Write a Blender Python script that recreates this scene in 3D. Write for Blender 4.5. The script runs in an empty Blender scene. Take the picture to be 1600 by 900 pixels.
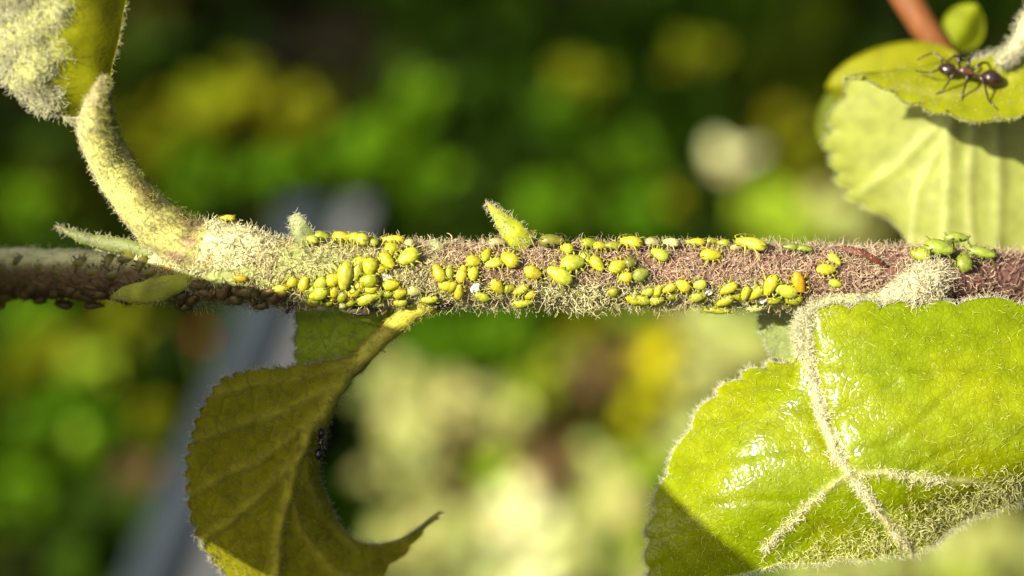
import bpy, math, random
import numpy as np
from mathutils import Matrix, Vector

# ------------------------------------------------------------------ camera, sky, sun, exposure
K = 3.5e-5                    # metres per photo pixel in the plane of sharp focus (frame is 56 mm wide)
DPX = 3430.0                  # camera distance in the same pixel units (12 cm)
PITCH = math.radians(40)      # the camera looks down on a garden bed
HEIGHT = 0.45                 # the twig is 45 cm above the soil
M = Matrix.Translation((0, 0, HEIGHT)) @ Matrix.Rotation(-PITCH, 4, 'X')
M3 = np.array(M.to_3x3()); MT = np.array(M.translation)
SUN_LOCAL = Vector((-0.60, -0.75, 0.25)).normalized()
SUN_DIR = (M.to_3x3() @ SUN_LOCAL).normalized()

scene = bpy.context.scene
col = scene.collection
cam_data = bpy.data.cameras.new('camera')
cam = bpy.data.objects.new('camera', cam_data); col.objects.link(cam)
cam.matrix_world = M @ Matrix.Translation((0, -DPX * K, 0)) @ Matrix.Rotation(math.pi / 2, 4, 'X')
cam_data.sensor_width = 36.0
cam_data.lens = 36.0 * DPX / 1600.0
cam_data.clip_start = 0.002
cam_data.clip_end = 200.0
cam_data.dof.use_dof = True
cam_data.dof.focus_distance = (DPX - 42) * K
cam_data.dof.aperture_fstop = cam_data.lens / 3.3      # 3.3 mm pupil
scene.camera = cam

world = bpy.data.worlds.new('World'); scene.world = world; world.use_nodes = True
wn = world.node_tree.nodes; wl = world.node_tree.links
bgn = wn['Background']; bgn.inputs['Strength'].default_value = 0.07
sky = wn.new('ShaderNodeTexSky'); sky.sky_type = 'NISHITA'; sky.sun_disc = False; sky.air_density = 0.5; sky.dust_density = 5.0; sky.ozone_density = 0.3
sky.sun_elevation = math.asin(SUN_DIR.z)
sky.sun_rotation = math.atan2(SUN_DIR.x, SUN_DIR.y)
wl.new(sky.outputs[0], bgn.inputs['Color'])
sun_data = bpy.data.lights.new('sun', 'SUN'); sun_data.energy = 5.0
sun_data.angle = math.radians(0.5); sun_data.color = (1.0, 0.92, 0.74)
sun = bpy.data.objects.new('sun', sun_data); col.objects.link(sun)
sun.rotation_euler = SUN_DIR.to_track_quat('Z', 'Y').to_euler()

scene.view_settings.view_transform = 'Standard'
scene.view_settings.look = 'None'
scene.view_settings.gamma = 1.0
scene.view_settings.exposure = 1.42
scene.view_settings.use_curve_mapping = False
scene.cycles.use_denoising = True
scene.cycles.max_bounces = 8
scene.cycles.transparent_max_bounces = 8
scene.cycles.sample_clamp_indirect = 6.0

rng = np.random.default_rng(7)
random.seed(7)

# ------------------------------------------------------------------ coordinates
def loc(p):
    """(px, py, depth) in photo pixels -> local pixel units (x right, y away, z up)"""
    p = np.asarray(p, float)
    f = 1 + p[..., 2:3] / DPX
    return np.concatenate([(p[..., 0:1] - 800) * f, p[..., 2:3], (450 - p[..., 1:2]) * f], -1)

def wld(l):
    """local pixel units -> world metres"""
    return (np.asarray(l, float) * K) @ M3.T + MT

def ground_point(px, py, h=0.0):
    """where the sight line of a photo pixel meets the plane z = h"""
    c = np.array(cam.matrix_world.translation)
    d = wld(loc((px, py, 0.0))) - c
    t = (h - c[2]) / d[2]
    return c + d * t

# ------------------------------------------------------------------ object helpers
def tag(o, label=None, cat=None, group=None, kind=None):
    if label: o['label'] = label
    if cat: o['category'] = cat
    if group: o['group'] = group
    if kind: o['kind'] = kind
    return o

def empty(name, base):
    o = bpy.data.objects.new(name, None); col.objects.link(o)
    o.empty_display_size = 0.001
    o.location = tuple(base)
    return o

def mesh_data(name, V, F, mat, colr=None, uv=None, smooth=True):
    me = bpy.data.meshes.new(name)
    V = np.asarray(V, np.float32)
    if isinstance(F, np.ndarray):
        nv = F.shape[1]; nf = F.shape[0]
        me.vertices.add(len(V)); me.vertices.foreach_set('co', V.ravel())
        me.loops.add(nf * nv); me.loops.foreach_set('vertex_index', F.astype(np.int32).ravel())
        me.polygons.add(nf); me.polygons.foreach_set('loop_start', (np.arange(nf) * nv).astype(np.int32))
        me.update(calc_edges=True)
    else:
        me.from_pydata([tuple(v) for v in V], [], [tuple(int(i) for i in f) for f in F])
        me.update()
    if smooth:
        me.polygons.foreach_set('use_smooth', np.ones(len(me.polygons), bool))
    if colr is not None:
        a = me.color_attributes.new('Col', 'FLOAT_COLOR', 'POINT')
        c = np.ones((len(V), 4), np.float32); c[:, :3] = colr
        a.data.foreach_set('color', c.ravel())
    if uv is not None:
        a = me.attributes.new('surf', 'FLOAT_VECTOR', 'POINT')
        c = np.zeros((len(V), 3), np.float32); c[:, :uv.shape[1]] = uv
        a.data.foreach_set('vector', c.ravel())
    me.materials.append(mat)
    return me

def add_obj(name, me, parent=None, base=None):
    o = bpy.data.objects.new(name, me); col.objects.link(o)
    if parent is not None: o.parent = parent
    elif base is not None: o.location = tuple(base)
    return o

def add_local(name, V, F, mat, parent, base, colr=None, uv=None, smooth=True):
    """V in local pixel units; vertices stored relative to base (a world point)"""
    me = mesh_data(name, wld(V) - np.asarray(base), F, mat, colr, uv, smooth)
    return add_obj(name, me, parent, base)

# ------------------------------------------------------------------ geometry helpers
def cr(P, n):
    """Catmull-Rom through the rows of P, n samples"""
    P = np.asarray(P, float); m = len(P)
    Q = np.concatenate([[2 * P[0] - P[1]], P, [2 * P[-1] - P[-2]]])
    t = np.linspace(0, m - 1, n); i = np.minimum(t.astype(int), m - 2); f = (t - i)
    f = f.reshape((-1,) + (1,) * (P.ndim - 1))
    a, b, c, d = Q[i], Q[i + 1], Q[i + 2], Q[i + 3]
    return 0.5 * (2 * b + (c - a) * f + (2 * a - 5 * b + 4 * c - d) * f ** 2 + (3 * b - a - 3 * c + d) * f ** 3)

def nrmz(v):
    return v / np.maximum(np.linalg.norm(v, axis=-1, keepdims=True), 1e-9)

def tube(path, radii, ns=16, flat=1.0, up=None, wob=None, caps=True):
    """path (n,3) local units, radii (n,), returns V, F(list), N, (i, theta)"""
    path = np.asarray(path, float); n = len(path)
    T = nrmz(np.gradient(path, axis=0))
    ref = np.array(up if up is not None else (0.0, -1.0, 0.05), float)
    B = nrmz(np.cross(T, ref)); Nn = nrmz(np.cross(B, T))
    th = np.linspace(0, 2 * math.pi, ns, endpoint=False)
    R = np.repeat(np.asarray(radii, float)[:, None], ns, 1)
    if wob is not None: R = R * wob(np.arange(n)[:, None], th[None, :])
    ring = path[:, None] + R[..., None] * (np.cos(th)[None, :, None] * B[:, None] + flat * np.sin(th)[None, :, None] * Nn[:, None])
    N = nrmz(ring - path[:, None])
    i = np.arange(n - 1)[:, None]; j = np.arange(ns)[None, :]; j2 = (j + 1) % ns
    F = np.stack([i * ns + j, i * ns + j2, (i + 1) * ns + j2, (i + 1) * ns + j], -1).reshape(-1, 4)
    V = ring.reshape(-1, 3); F = [tuple(f) for f in F.tolist()]
    if caps:
        F.append(tuple(range(ns - 1, -1, -1))); F.append(tuple((n - 1) * ns + q for q in range(ns)))
    return V, F, N.reshape(-1, 3), np.stack(np.broadcast_arrays(np.arange(n)[:, None], th[None, :]), -1).reshape(-1, 2)

def hairs(P, N, L, rad, curl, lay, colr, seg=4, bias=None):
    """many fine tapered hairs as one mesh: roots P, normals N, lengths L (local units)"""
    n = len(P)
    r = rng.normal(size=(n, 3)); tn = nrmz(r - (r * N).sum(1, keepdims=True) * N)
    d = nrmz(N * (1 - lay) + tn * lay + (0 if bias is None else bias))
    pts = [P]; dirs = [d]
    L = np.broadcast_to(L, (n,)); st = (L / seg)[:, None]
    for q in range(seg):
        d = nrmz(d + curl * rng.normal(size=(n, 3)))
        out = (d * N).sum(1, keepdims=True)
        d = nrmz(d - np.minimum(out + 0.15, 0) * N)
        pts.append(pts[-1] + d * st); dirs.append(d)
    pts = np.stack(pts, 1); dirs = np.stack(dirs, 1)
    ref = nrmz(rng.normal(size=(n, 1, 3)))
    A = nrmz(np.cross(dirs, ref)); B = np.cross(dirs, A)
    w = np.linspace(1, 0.35, seg + 1)[None, :, None] * np.broadcast_to(rad, (n,))[:, None, None]
    V = []
    for k in range(3):
        a = 2 * math.pi * k / 3
        V.append(pts + w * (math.cos(a) * A + math.sin(a) * B))
    V = np.stack(V, 2)                                  # n, seg+1, 3, 3
    base = (np.arange(n) * (seg + 1) * 3)[:, None, None]
    s = np.arange(seg)[None, :, None] * 3; k = np.arange(3)[None, None, :]; k2 = (k + 1) % 3
    F = np.stack([base + s + k, base + s + k2, base + s + 3 + k2, base + s + 3 + k], -1).reshape(-1, 4)
    C = np.repeat(np.broadcast_to(colr, (n, 3)), (seg + 1) * 3, 0)
    return V.reshape(-1, 3), F, C

def seg_dist(P, line):
    """distance of 2-D points to a polyline"""
    best = np.full(P.shape[:-1], 1e9)
    line = np.asarray(line, float)
    for a, b in zip(line[:-1], line[1:]):
        ab = b - a; t = np.clip(((P - a) @ ab) / (ab @ ab), 0, 1)
        best = np.minimum(best, np.linalg.norm(P - (a + t[..., None] * ab), axis=-1))
    return best

def smooth_noise(P, scale, seed):
    """cheap value noise from a few random sine waves"""
    r = np.random.default_rng(seed); v = np.zeros(P.shape[:-1])
    for q in range(7):
        k = r.normal(size=P.shape[-1]) / scale
        v += np.sin(P @ k + r.uniform(0, 6.28))
    return v / 3.0

# ------------------------------------------------------------------ materials
def mat_new(name):
    m = bpy.data.materials.new(name); m.use_nodes = True
    nt = m.node_tree
    return m, nt.nodes, nt.links, nt.nodes['Principled BSDF'], nt.nodes['Material Output']

def leaf_material(name, transl=0.35, rough=0.4, spec=0.5, cell=0.0, bump=0.3, tcol=(1.25, 1.2, 0.5), shade=0.18):
    m, N, Lk, bs, out = mat_new(name)
    at = N.new('ShaderNodeAttribute'); at.attribute_name = 'Col'
    sf = N.new('ShaderNodeAttribute'); sf.attribute_name = 'surf'
    no = N.new('ShaderNodeTexNoise'); no.inputs['Scale'].default_value = 0.035; no.inputs['Detail'].default_value = 6
    Lk.new(sf.outputs['Vector'], no.inputs['Vector'])
    mp = N.new('ShaderNodeMapRange'); mp.inputs[1].default_value = 0.3; mp.inputs[2].default_value = 0.7
    mp.inputs[3].default_value = 1 - shade; mp.inputs[4].default_value = 1 + shade
    Lk.new(no.outputs['Fac'], mp.inputs[0])
    mul = N.new('ShaderNodeVectorMath'); mul.operation = 'SCALE'
    Lk.new(at.outputs['Color'], mul.inputs[0]); Lk.new(mp.outputs[0], mul.inputs['Scale'])
    colour = mul.outputs[0]
    hgt = None
    if cell > 0:
        vo = N.new('ShaderNodeTexVoronoi'); vo.feature = 'DISTANCE_TO_EDGE'; vo.inputs['Scale'].default_value = 1.0 / cell
        nz = N.new('ShaderNodeTexNoise'); nz.inputs['Scale'].default_value = 0.05
        Lk.new(sf.outputs['Vector'], nz.inputs['Vector'])
        ad = N.new('ShaderNodeVectorMath'); ad.operation = 'MULTIPLY_ADD'
        ad.inputs[1].default_value = (9, 9, 9)
        Lk.new(nz.outputs['Color'], ad.inputs[0]); Lk.new(sf.outputs['Vector'], ad.inputs[2])
        Lk.new(ad.outputs[0], vo.inputs['Vector'])
        mr = N.new('ShaderNodeMapRange'); mr.inputs[1].default_value = 0.0; mr.inputs[2].default_value = 0.22
        mr.interpolation_type = 'SMOOTHSTEP'
        Lk.new(vo.outputs['Distance'], mr.inputs[0])
        hgt = mr.outputs[0]
        mr2 = N.new('ShaderNodeMapRange'); mr2.inputs[1].default_value = 0; mr2.inputs[2].default_value = 0.09
        mr2.inputs[3].default_value = 0.80; mr2.inputs[4].default_value = 1.0
        Lk.new(vo.outputs['Distance'], mr2.inputs[0])
        mu2 = N.new('ShaderNodeVectorMath'); mu2.operation = 'SCALE'
        Lk.new(colour, mu2.inputs[0]); Lk.new(mr2.outputs[0], mu2.inputs['Scale']); colour = mu2.outputs[0]
    n2 = N.new('ShaderNodeTexNoise'); n2.inputs['Scale'].default_value = 0.16; n2.inputs['Detail'].default_value = 4
    Lk.new(sf.outputs['Vector'], n2.inputs['Vector'])
    b1 = N.new('ShaderNodeBump'); b1.inputs['Strength'].default_value = bump; b1.inputs['Distance'].default_value = 3 * K
    if hgt is not None:
        ma = N.new('ShaderNodeMath'); ma.operation = 'MULTIPLY_ADD'; ma.inputs[1].default_value = 0.7
        Lk.new(n2.outputs['Fac'], ma.inputs[0]); Lk.new(hgt, ma.inputs[2]); Lk.new(ma.outputs[0], b1.inputs['Height'])
    else:
        Lk.new(n2.outputs['Fac'], b1.inputs['Height'])
    Lk.new(colour, bs.inputs['Base Color']); Lk.new(b1.outputs[0], bs.inputs['Normal'])
    bs.inputs['Roughness'].default_value = rough
    bs.inputs['Specular IOR Level'].default_value = spec
    tr = N.new('ShaderNodeBsdfTranslucent')
    tm = N.new('ShaderNodeVectorMath'); tm.operation = 'MULTIPLY'; tm.inputs[1].default_value = tcol
    Lk.new(colour, tm.inputs[0]); Lk.new(tm.outputs[0], tr.inputs['Color']); Lk.new(b1.outputs[0], tr.inputs['Normal'])
    mx = N.new('ShaderNodeMixShader'); mx.inputs[0].default_value = transl
    Lk.new(bs.outputs[0], mx.inputs[1]); Lk.new(tr.outputs[0], mx.inputs[2]); Lk.new(mx.outputs[0], out.inputs['Surface'])
    return m

def hair_material(name):
    m, N, Lk, bs, out = mat_new(name)
    at = N.new('ShaderNodeAttribute'); at.attribute_name = 'Col'
    Lk.new(at.outputs['Color'], bs.inputs['Base Color'])
    bs.inputs['Roughness'].default_value = 0.5; bs.inputs['Specular IOR Level'].default_value = 0.15
    tr = N.new('ShaderNodeBsdfTranslucent'); Lk.new(at.outputs['Color'], tr.inputs['Color'])
    mx = N.new('ShaderNodeMixShader'); mx.inputs[0].default_value = 0.4
    Lk.new(bs.outputs[0], mx.inputs[1]); Lk.new(tr.outputs[0], mx.inputs[2]); Lk.new(mx.outputs[0], out.inputs['Surface'])
    return m

def objcol_material(name, rough, sss, spec=0.5, attr=False, grain=0.12, gscale=2500):
    m, N, Lk, bs, out = mat_new(name)
    if attr:
        oi = N.new('ShaderNodeAttribute'); oi.attribute_name = 'Col'
    else:
        oi = N.new('ShaderNodeObjectInfo')
    tc = N.new('ShaderNodeTexCoord')
    no = N.new('ShaderNodeTexNoise'); no.inputs['Scale'].default_value = gscale; no.inputs['Detail'].default_value = 4
    Lk.new(tc.outputs['Object'], no.inputs['Vector'])
    mp = N.new('ShaderNodeMapRange'); mp.inputs[1].default_value = 0.3; mp.inputs[2].default_value = 0.7
    mp.inputs[3].default_value = 1 - grain; mp.inputs[4].default_value = 1 + grain
    Lk.new(no.outputs['Fac'], mp.inputs[0])
    mu = N.new('ShaderNodeVectorMath'); mu.operation = 'SCALE'
    Lk.new(oi.outputs['Color'], mu.inputs[0]); Lk.new(mp.outputs[0], mu.inputs['Scale'])
    Lk.new(mu.outputs[0], bs.inputs['Base Color'])
    bs.inputs['Roughness'].default_value = rough; bs.inputs['Specular IOR Level'].default_value = spec
    if sss > 0:
        bs.inputs['Subsurface Weight'].default_value = sss
        bs.inputs['Subsurface Radius'].default_value = (1.0, 0.9, 0.15)
        bs.inputs['Subsurface Scale'].default_value = 5 * K
    return m

M_HAIR = hair_material('plant_hair')
M_LEAF_TOP = leaf_material('young_leaf_upper_side', transl=0.28, rough=0.19, spec=0.33, cell=10, bump=0.17)
M_LEAF_UNDER = leaf_material('young_leaf_underside', transl=0.42, rough=0.6, spec=0.08, cell=30, bump=0.30)
M_LEAF_SOFT = leaf_material('leaf_behind', transl=0.40, rough=0.5, spec=0.15, bump=0.25)
M_LEAF_THIN = leaf_material('thin_sunlit_leaf', transl=0.62, rough=0.5, spec=0.3, cell=30, bump=0.3)
M_STIPULE = leaf_material('stipule', transl=0.35, rough=0.5, spec=0.3, bump=0.3)
M_BARK = leaf_material('young_bark', transl=0.0, rough=0.65, spec=0.25, cell=14, bump=0.6, shade=0.3)
M_STALK = leaf_material('downy_stalk', transl=0.0, rough=0.65, spec=0.15, bump=0.35, shade=0.22)
M_APHID = objcol_material('aphid_skin', 0.42, 0.30, 0.30, grain=0.34, gscale=5)
M_LIMB = objcol_material('aphid_limb', 0.5, 0.0, 0.3)
M_EYE = objcol_material('aphid_eye', 0.25, 0.0, 0.5)
M_ANT = objcol_material('ant_cuticle', 0.25, 0.0, 0.5, attr=True, gscale=12)
M_SKIN = leaf_material('shed_skin', transl=0.3, rough=0.5, spec=0.4, bump=0.5)
M_GREEN = leaf_material('bed_foliage', transl=0.35, rough=0.6, spec=0.03, bump=0.1, tcol=(1.1, 1.1, 0.5))

# ------------------------------------------------------------------ the ground
def make_ground():
    m, N, Lk, bs, out = mat_new('soil')
    tc = N.new('ShaderNodeTexCoord')
    no = N.new('ShaderNodeTexNoise'); no.inputs['Scale'].default_value = 35; no.inputs['Detail'].default_value = 9
    Lk.new(tc.outputs['Object'], no.inputs['Vector'])
    rp = N.new('ShaderNodeValToRGB')
    rp.color_ramp.elements[0].position = 0.35; rp.color_ramp.elements[0].color = (0.003, 0.003, 0.0015, 1)
    rp.color_ramp.elements[1].position = 0.75; rp.color_ramp.elements[1].color = (0.012, 0.011, 0.006, 1)
    Lk.new(no.outputs['Fac'], rp.inputs[0]); Lk.new(rp.outputs[0], bs.inputs['Base Color'])
    bp = N.new('ShaderNodeBump'); bp.inputs['Strength'].default_value = 0.9; bp.inputs['Distance'].default_value = 0.01
    Lk.new(no.outputs['Fac'], bp.inputs['Height']); Lk.new(bp.outputs[0], bs.inputs['Normal'])
    bs.inputs['Roughness'].default_value = 0.95; bs.inputs['Specular IOR Level'].default_value = 0.02
    xs = np.concatenate([[-60, -8, -2], np.linspace(-0.9, 0.9, 60), [2, 8, 60]])
    ys = np.concatenate([[-60, -8, -2], np.linspace(-0.6, 1.6, 74), [3, 10, 60]])
    X, Y = np.meshgrid(xs, ys, indexing='ij')
    P2 = np.stack([X, Y], -1)
    Z = 0.006 * smooth_noise(P2, 0.06, 3) + 0.003 * smooth_noise(P2, 0.02, 4)
    Z = np.where((abs(X) < 0.9) & (Y > -0.6) & (Y < 1.6), Z, 0) - 0.012
    V = np.stack([X, Y, Z], -1).reshape(-1, 3); a, b = len(xs), len(ys)
    i = np.arange(a - 1)[:, None]; j = np.arange(b - 1)[None]
    F = np.stack([i * b + j, (i + 1) * b + j, (i + 1) * b + j + 1, i * b + j + 1], -1).reshape(-1, 4)
    o = add_obj('ground', mesh_data('ground', V, F, m)); tag(o, kind='structure')
make_ground()

# ------------------------------------------------------------------ the twig
TWIG_BASE = wld(loc((800, 430, 0)))
twig = empty('apple_twig', TWIG_BASE)
tag(twig, 'downy young apple twig with mauve bark, green leaves and stipules, crowded with aphids', 'twig')

AX = np.array([  # px, py, depth, radius
    (-520, 420, 760, 46), (-300, 422, 540, 45), (-120, 425, 350, 43), (0, 427, 235, 41), (120, 428, 130, 41), (230, 430, 50, 42), (320, 430, 10, 46),
    (400, 428, 0, 49), (500, 428, 0, 50), (700, 429, 0, 48), (900, 430, 0, 47), (1100, 430, 0, 46), (1250, 431, 5, 45),
    (1340, 433, 14, 46), (1420, 436, 28, 50), (1470, 437, 45, 47), (1540, 436, 75, 44), (1620, 437, 120, 43), (1760, 438, 210, 42), (2000, 440, 400, 42)], float)

def axis_at(px):
    return [np.interp(px, AX[:, 0], AX[:, q]) for q in (1, 2, 3)]

def stem_frame(px, py, h):
    """centre and outward normal (local units) of something of half height h resting on the stem at a pixel"""
    ay, ad, R = axis_at(px)
    dz = py - ay; Rh = R + h
    if abs(dz) < Rh * 0.97:
        w = math.sqrt(Rh * Rh - dz * dz); n = np.array([0, -w / Rh, -dz / Rh]); d = ad - w
    else:
        n = np.array([0, -0.24, -0.97 * np.sign(dz)]); d = ad - Rh * 0.24
    return loc((px, py, d)), n

MAUVE = np.array((0.115, 0.055, 0.042)); GREENB = np.array((0.20, 0.22, 0.065)); CREAM = np.array((0.50, 0.47, 0.24))
GREYG = np.array((0.38, 0.39, 0.13)); SHADE_BROWN = np.array((0.11, 0.07, 0.03))

def bark_colour(px, nz):
    """bark colour, with skylight and shade painted in at the left end: px along the twig, nz = up (+1) .. down (-1)"""
    px = np.asarray(px, float); nz = np.asarray(nz, float)
    s1 = 1 / (1 + np.exp(-(px - 690 - 30 * np.sin(px * 0.031) + 70 * nz) / 35))        # green -> mauve
    c = GREENB * (1 - s1)[..., None] + MAUVE * s1[..., None]
    low = 1 / (1 + np.exp((nz + 0.30 + 0.15 * np.sin(px * 0.02)) / 0.10))               # greenish lower flank
    low = low * (px < 1260)
    c = c * (1 - 0.65 * low)[..., None] + GREENB * (0.65 * low)[..., None]
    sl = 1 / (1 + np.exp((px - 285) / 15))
    u = 1 / (1 + np.exp(-(nz - 0.38) / 0.09)); left = np.array((0.52, 0.52, 0.24)) * u[..., None] + SHADE_BROWN * (1 - u)[..., None]  # left end: skylit top and shaded underside put into the colour
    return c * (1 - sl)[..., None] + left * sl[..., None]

def build_stem():
    P = np.stack([AX[:, 0], AX[:, 1], AX[:, 2]], -1)
    n = 230
    pp = cr(P, n); rr = cr(AX[:, 3:4], n)[:, 0]
    path = loc(pp); r = (rr - 1.5) * (1 + pp[:, 2] / DPX)
    wob = lambda i, t: 1 + 0.025 * np.sin(i * 0.37 + 2 * t) + 0.02 * np.sin(i * 0.9 - 3 * t) + 0.012 * np.sin(i * 1.9 + 5 * t)
    V, F, N, it = tube(path, r, 40, wob=wob)
    px = pp[it[:, 0].astype(int), 0]
    C = bark_colour(px, N[:, 2])
    C = C * (1 + 0.10 * smooth_noise(V, 18, 5))[:, None]
    uv = np.stack([px, it[:, 1] * 46, 0 * px], -1)
    uv = V.copy(); uv[:, 0] *= 0.6
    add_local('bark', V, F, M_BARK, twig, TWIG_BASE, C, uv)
    # down on the bark
    m = 14500
    x = np.where(rng.uniform(size=m) < 0.80, rng.uniform(395, 1480, m), rng.uniform(-150, 1700, m))
    x[-1300:] = rng.uniform(1465, 1720, 1300)
    th = np.where(rng.uniform(size=m) < 0.78, rng.uniform(-1.75, 1.75, m), rng.uniform(-math.pi, math.pi, m))   # 0 = toward the camera
    ay, ad, R = axis_at(x)
    nrm = np.stack([0 * x, -np.cos(th), np.sin(th)], -1)
    base = loc(np.stack([x, ay, ad], -1)) + nrm * (R * (1 + ad / DPX) * 0.97)[:, None]
    keep = (x > 255) | (rng.uniform(size=m) < 0.9)
    woolly = (1 / (1 + np.exp(-(x - 400) / 30))) * (1 / (1 + np.exp((x - 640) / 60)))
    pale = np.maximum(np.exp(-((x - 900) / 110) ** 2) * (nrm[:, 2] < -0.25), 0.9 * np.exp(-((x - 1438) / 26) ** 2) * (nrm[:, 2] < 0.5)); woolly = np.maximum(woolly, np.exp(-((x - 350) / 60) ** 2) * (nrm[:, 2] > -0.5))
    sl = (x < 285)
    pink = np.array((0.62, 0.47, 0.32)); cream = np.array((0.70, 0.66, 0.32)); white = np.array((0.76, 0.74, 0.46)); grey = np.array((0.74, 0.72, 0.34))
    cc = pink * np.ones((m, 1))
    cc = cc * (1 - woolly)[:, None] + cream * woolly[:, None]
    cc = cc * (1 - pale)[:, None] + white * pale[:, None]
    low = (nrm[:, 2] < -0.35) & (x < 1250) & (x > 640); cc[low] = cc[low] * 0.45 + cream * 0.55
    cc[sl] = np.where(nrm[sl, 2:3] > 0.30, grey, SHADE_BROWN * 1.6)  # down at the left end repeats the painted skylight and shade
    cc = cc * rng.uniform(0.65, 1.2, (m, 1))
    L = rng.uniform(13, 30, m) * (1 + 0.25 * pale)
    L[sl] *= 0.75
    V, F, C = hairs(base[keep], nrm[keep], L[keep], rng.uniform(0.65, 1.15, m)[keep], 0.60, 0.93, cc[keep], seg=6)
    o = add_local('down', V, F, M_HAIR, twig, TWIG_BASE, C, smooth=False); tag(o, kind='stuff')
    # finer upright hairs that break the outline
    m = 1300
    x = rng.uniform(280, 1650, m); s = np.sign(rng.uniform(-1, 1, m)); th = s * rng.uniform(1.25, 1.9, m)
    ay, ad, R = axis_at(x)
    nrm = np.stack([0 * x, -np.cos(th), np.sin(th)], -1)
    base = loc(np.stack([x, ay, ad], -1)) + nrm * (R * (1 + ad / DPX) * 0.97)[:, None]
    V, F, C = hairs(base, nrm, rng.uniform(9, 24, m), 0.42, 0.3, 0.42, np.array((0.55, 0.52, 0.36)) * rng.uniform(0.7, 1.1, (m, 1)), seg=4)
    o = add_local('fine_hair', V, F, M_HAIR, twig, TWIG_BASE, C, smooth=False); tag(o, kind='stuff')
build_stem()

def tube_part(name, pts, mat, parent, colf, ns=20, n=50, flat=1.0, up=None, hair=None, label=None, wob=0.03, sub=None):
    """pts rows (px, py, depth, radius); hair = (count, length, rad, colour fn, lay, curl)"""
    A = np.asarray(pts, float)
    pp = cr(A[:, :3], n); rr = np.maximum(cr(A[:, 3:4], n)[:, 0], 0.4)
    path = loc(pp); rr = rr * (1 + pp[:, 2] / DPX)
    w = lambda i, t: 1 + wob * np.sin(i * 0.5 + 2 * t) + wob * np.sin(i * 1.1 - 3 * t)
    V, F, N, it = tube(path, rr, ns, flat=flat, up=up, wob=w)
    t = it[:, 0] / (n - 1)
    C = colf(t, N, V)
    o = add_local(name, V, F, mat, parent, TWIG_BASE, C, V.copy())
    if label: o['label'] = label
    if hair:
        cnt, hl, hr, hc, lay, curl = hair
        q = rng.integers(0, len(V) - ns, cnt)
        j = rng.uniform(size=(cnt, 1))
        root = V[q] * (1 - j) + V[np.minimum(q + ns, len(V) - 1)] * j
        hv, hf, hcol = hairs(root, N[q], rng.uniform(0.5, 1.2, cnt) * hl, hr, curl, lay, hc(t[q], N[q]) * rng.uniform(0.75, 1.15, (cnt, 1)), seg=4)
        h = add_local('down', hv, hf, M_HAIR, o, TWIG_BASE, hcol, smooth=False); tag(h, kind='stuff')
    return o

const = lambda c: (lambda t, N, *a: np.ones((len(t), 1)) * np.array(c))

# swollen node at the foot of the upper left leaf stalk
def node_col(t, N, *a):
    return np.ones((len(t), 1)) * CREAM
tube_part('node', [(250, 404, 10, 16), (280, 398, -2, 30), (322, 391, -10, 42), (362, 394, -8, 44), (405, 408, -2, 40), (450, 420, 3, 34), (490, 426, 4, 24)], M_STALK, twig, node_col, ns=28,
          hair=(4200, 19, 0.75, const((0.85, 0.79, 0.50)), 0.80, 0.6), label='swollen cream woolly node below the leaf stalk')
# bump where the right hand leaf leaves the twig
tube_part('node', [(1340, 474, 2, 10), (1385, 462, -8, 24), (1430, 448, -8, 34), (1450, 436, -2, 30), (1462, 420, 8, 20)], M_BARK, twig,
          lambda t, N, *a: np.ones((len(t), 1)) * np.array((0.30, 0.28, 0.17)), ns=24,
          hair=(1800, 24, 0.6, const((0.80, 0.74, 0.50)), 0.78, 0.5), label='pale woolly bump beside the bright right hand leaf')

# ------------------------------------------------------------------ leaves
def patch(ctrl, nu, nv):
    G = np.asarray(ctrl, float)
    A = cr(G, nu)                                    # along rows
    return cr(A.transpose(1, 0, 2), nv).transpose(1, 0, 2)

def serrate(G, edge, teeth, amp, seed=0, reach=0.10):
    """push a border outward in rounded teeth; edge in 'u0','u1','v0','v1'"""
    H = G.copy() if edge[0] == 'u' else G.transpose(1, 0, 2).copy()
    if edge[1] == '1': H = H[::-1]
    n, m = H.shape[:2]
    s = np.concatenate([[0], np.cumsum(np.linalg.norm(np.diff(H[0, :, :2], axis=0), axis=1))]); s /= s[-1]
    r = np.random.default_rng(seed)
    ph = s * teeth + 0.35 * np.sin(s * 9 + seed)
    saw = (ph % 1.0)
    prof = np.abs(np.sin((saw ** 1.25) * math.pi)) ** 0.65
    aw = 0.7 + 0.6 * r.uniform(size=teeth + 3)[np.floor(ph).astype(int)]
    ki = max(2, int(n * reach))
    out = H[0] - H[ki]; out[:, 2] *= 0.3
    out = out / np.maximum(np.linalg.norm(out[:, :2], axis=1, keepdims=True), 1e-6)
    f = np.clip(1 - np.arange(n) / ki, 0, 1) ** 1.5
    H += f[:, None, None] * (amp * (prof - 0.5) * aw)[None, :, None] * out[None]
    if edge[1] == '1': H = H[::-1]
    return H if edge[0] == 'u' else H.transpose(1, 0, 2)

def grid_normals(L):
    du = np.gradient(L, axis=0); dv = np.gradient(L, axis=1)
    N = nrmz(np.cross(du, dv))
    if N[..., 1].mean() > 0: N = -N                   # front side looks to the camera
    return N

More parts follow.
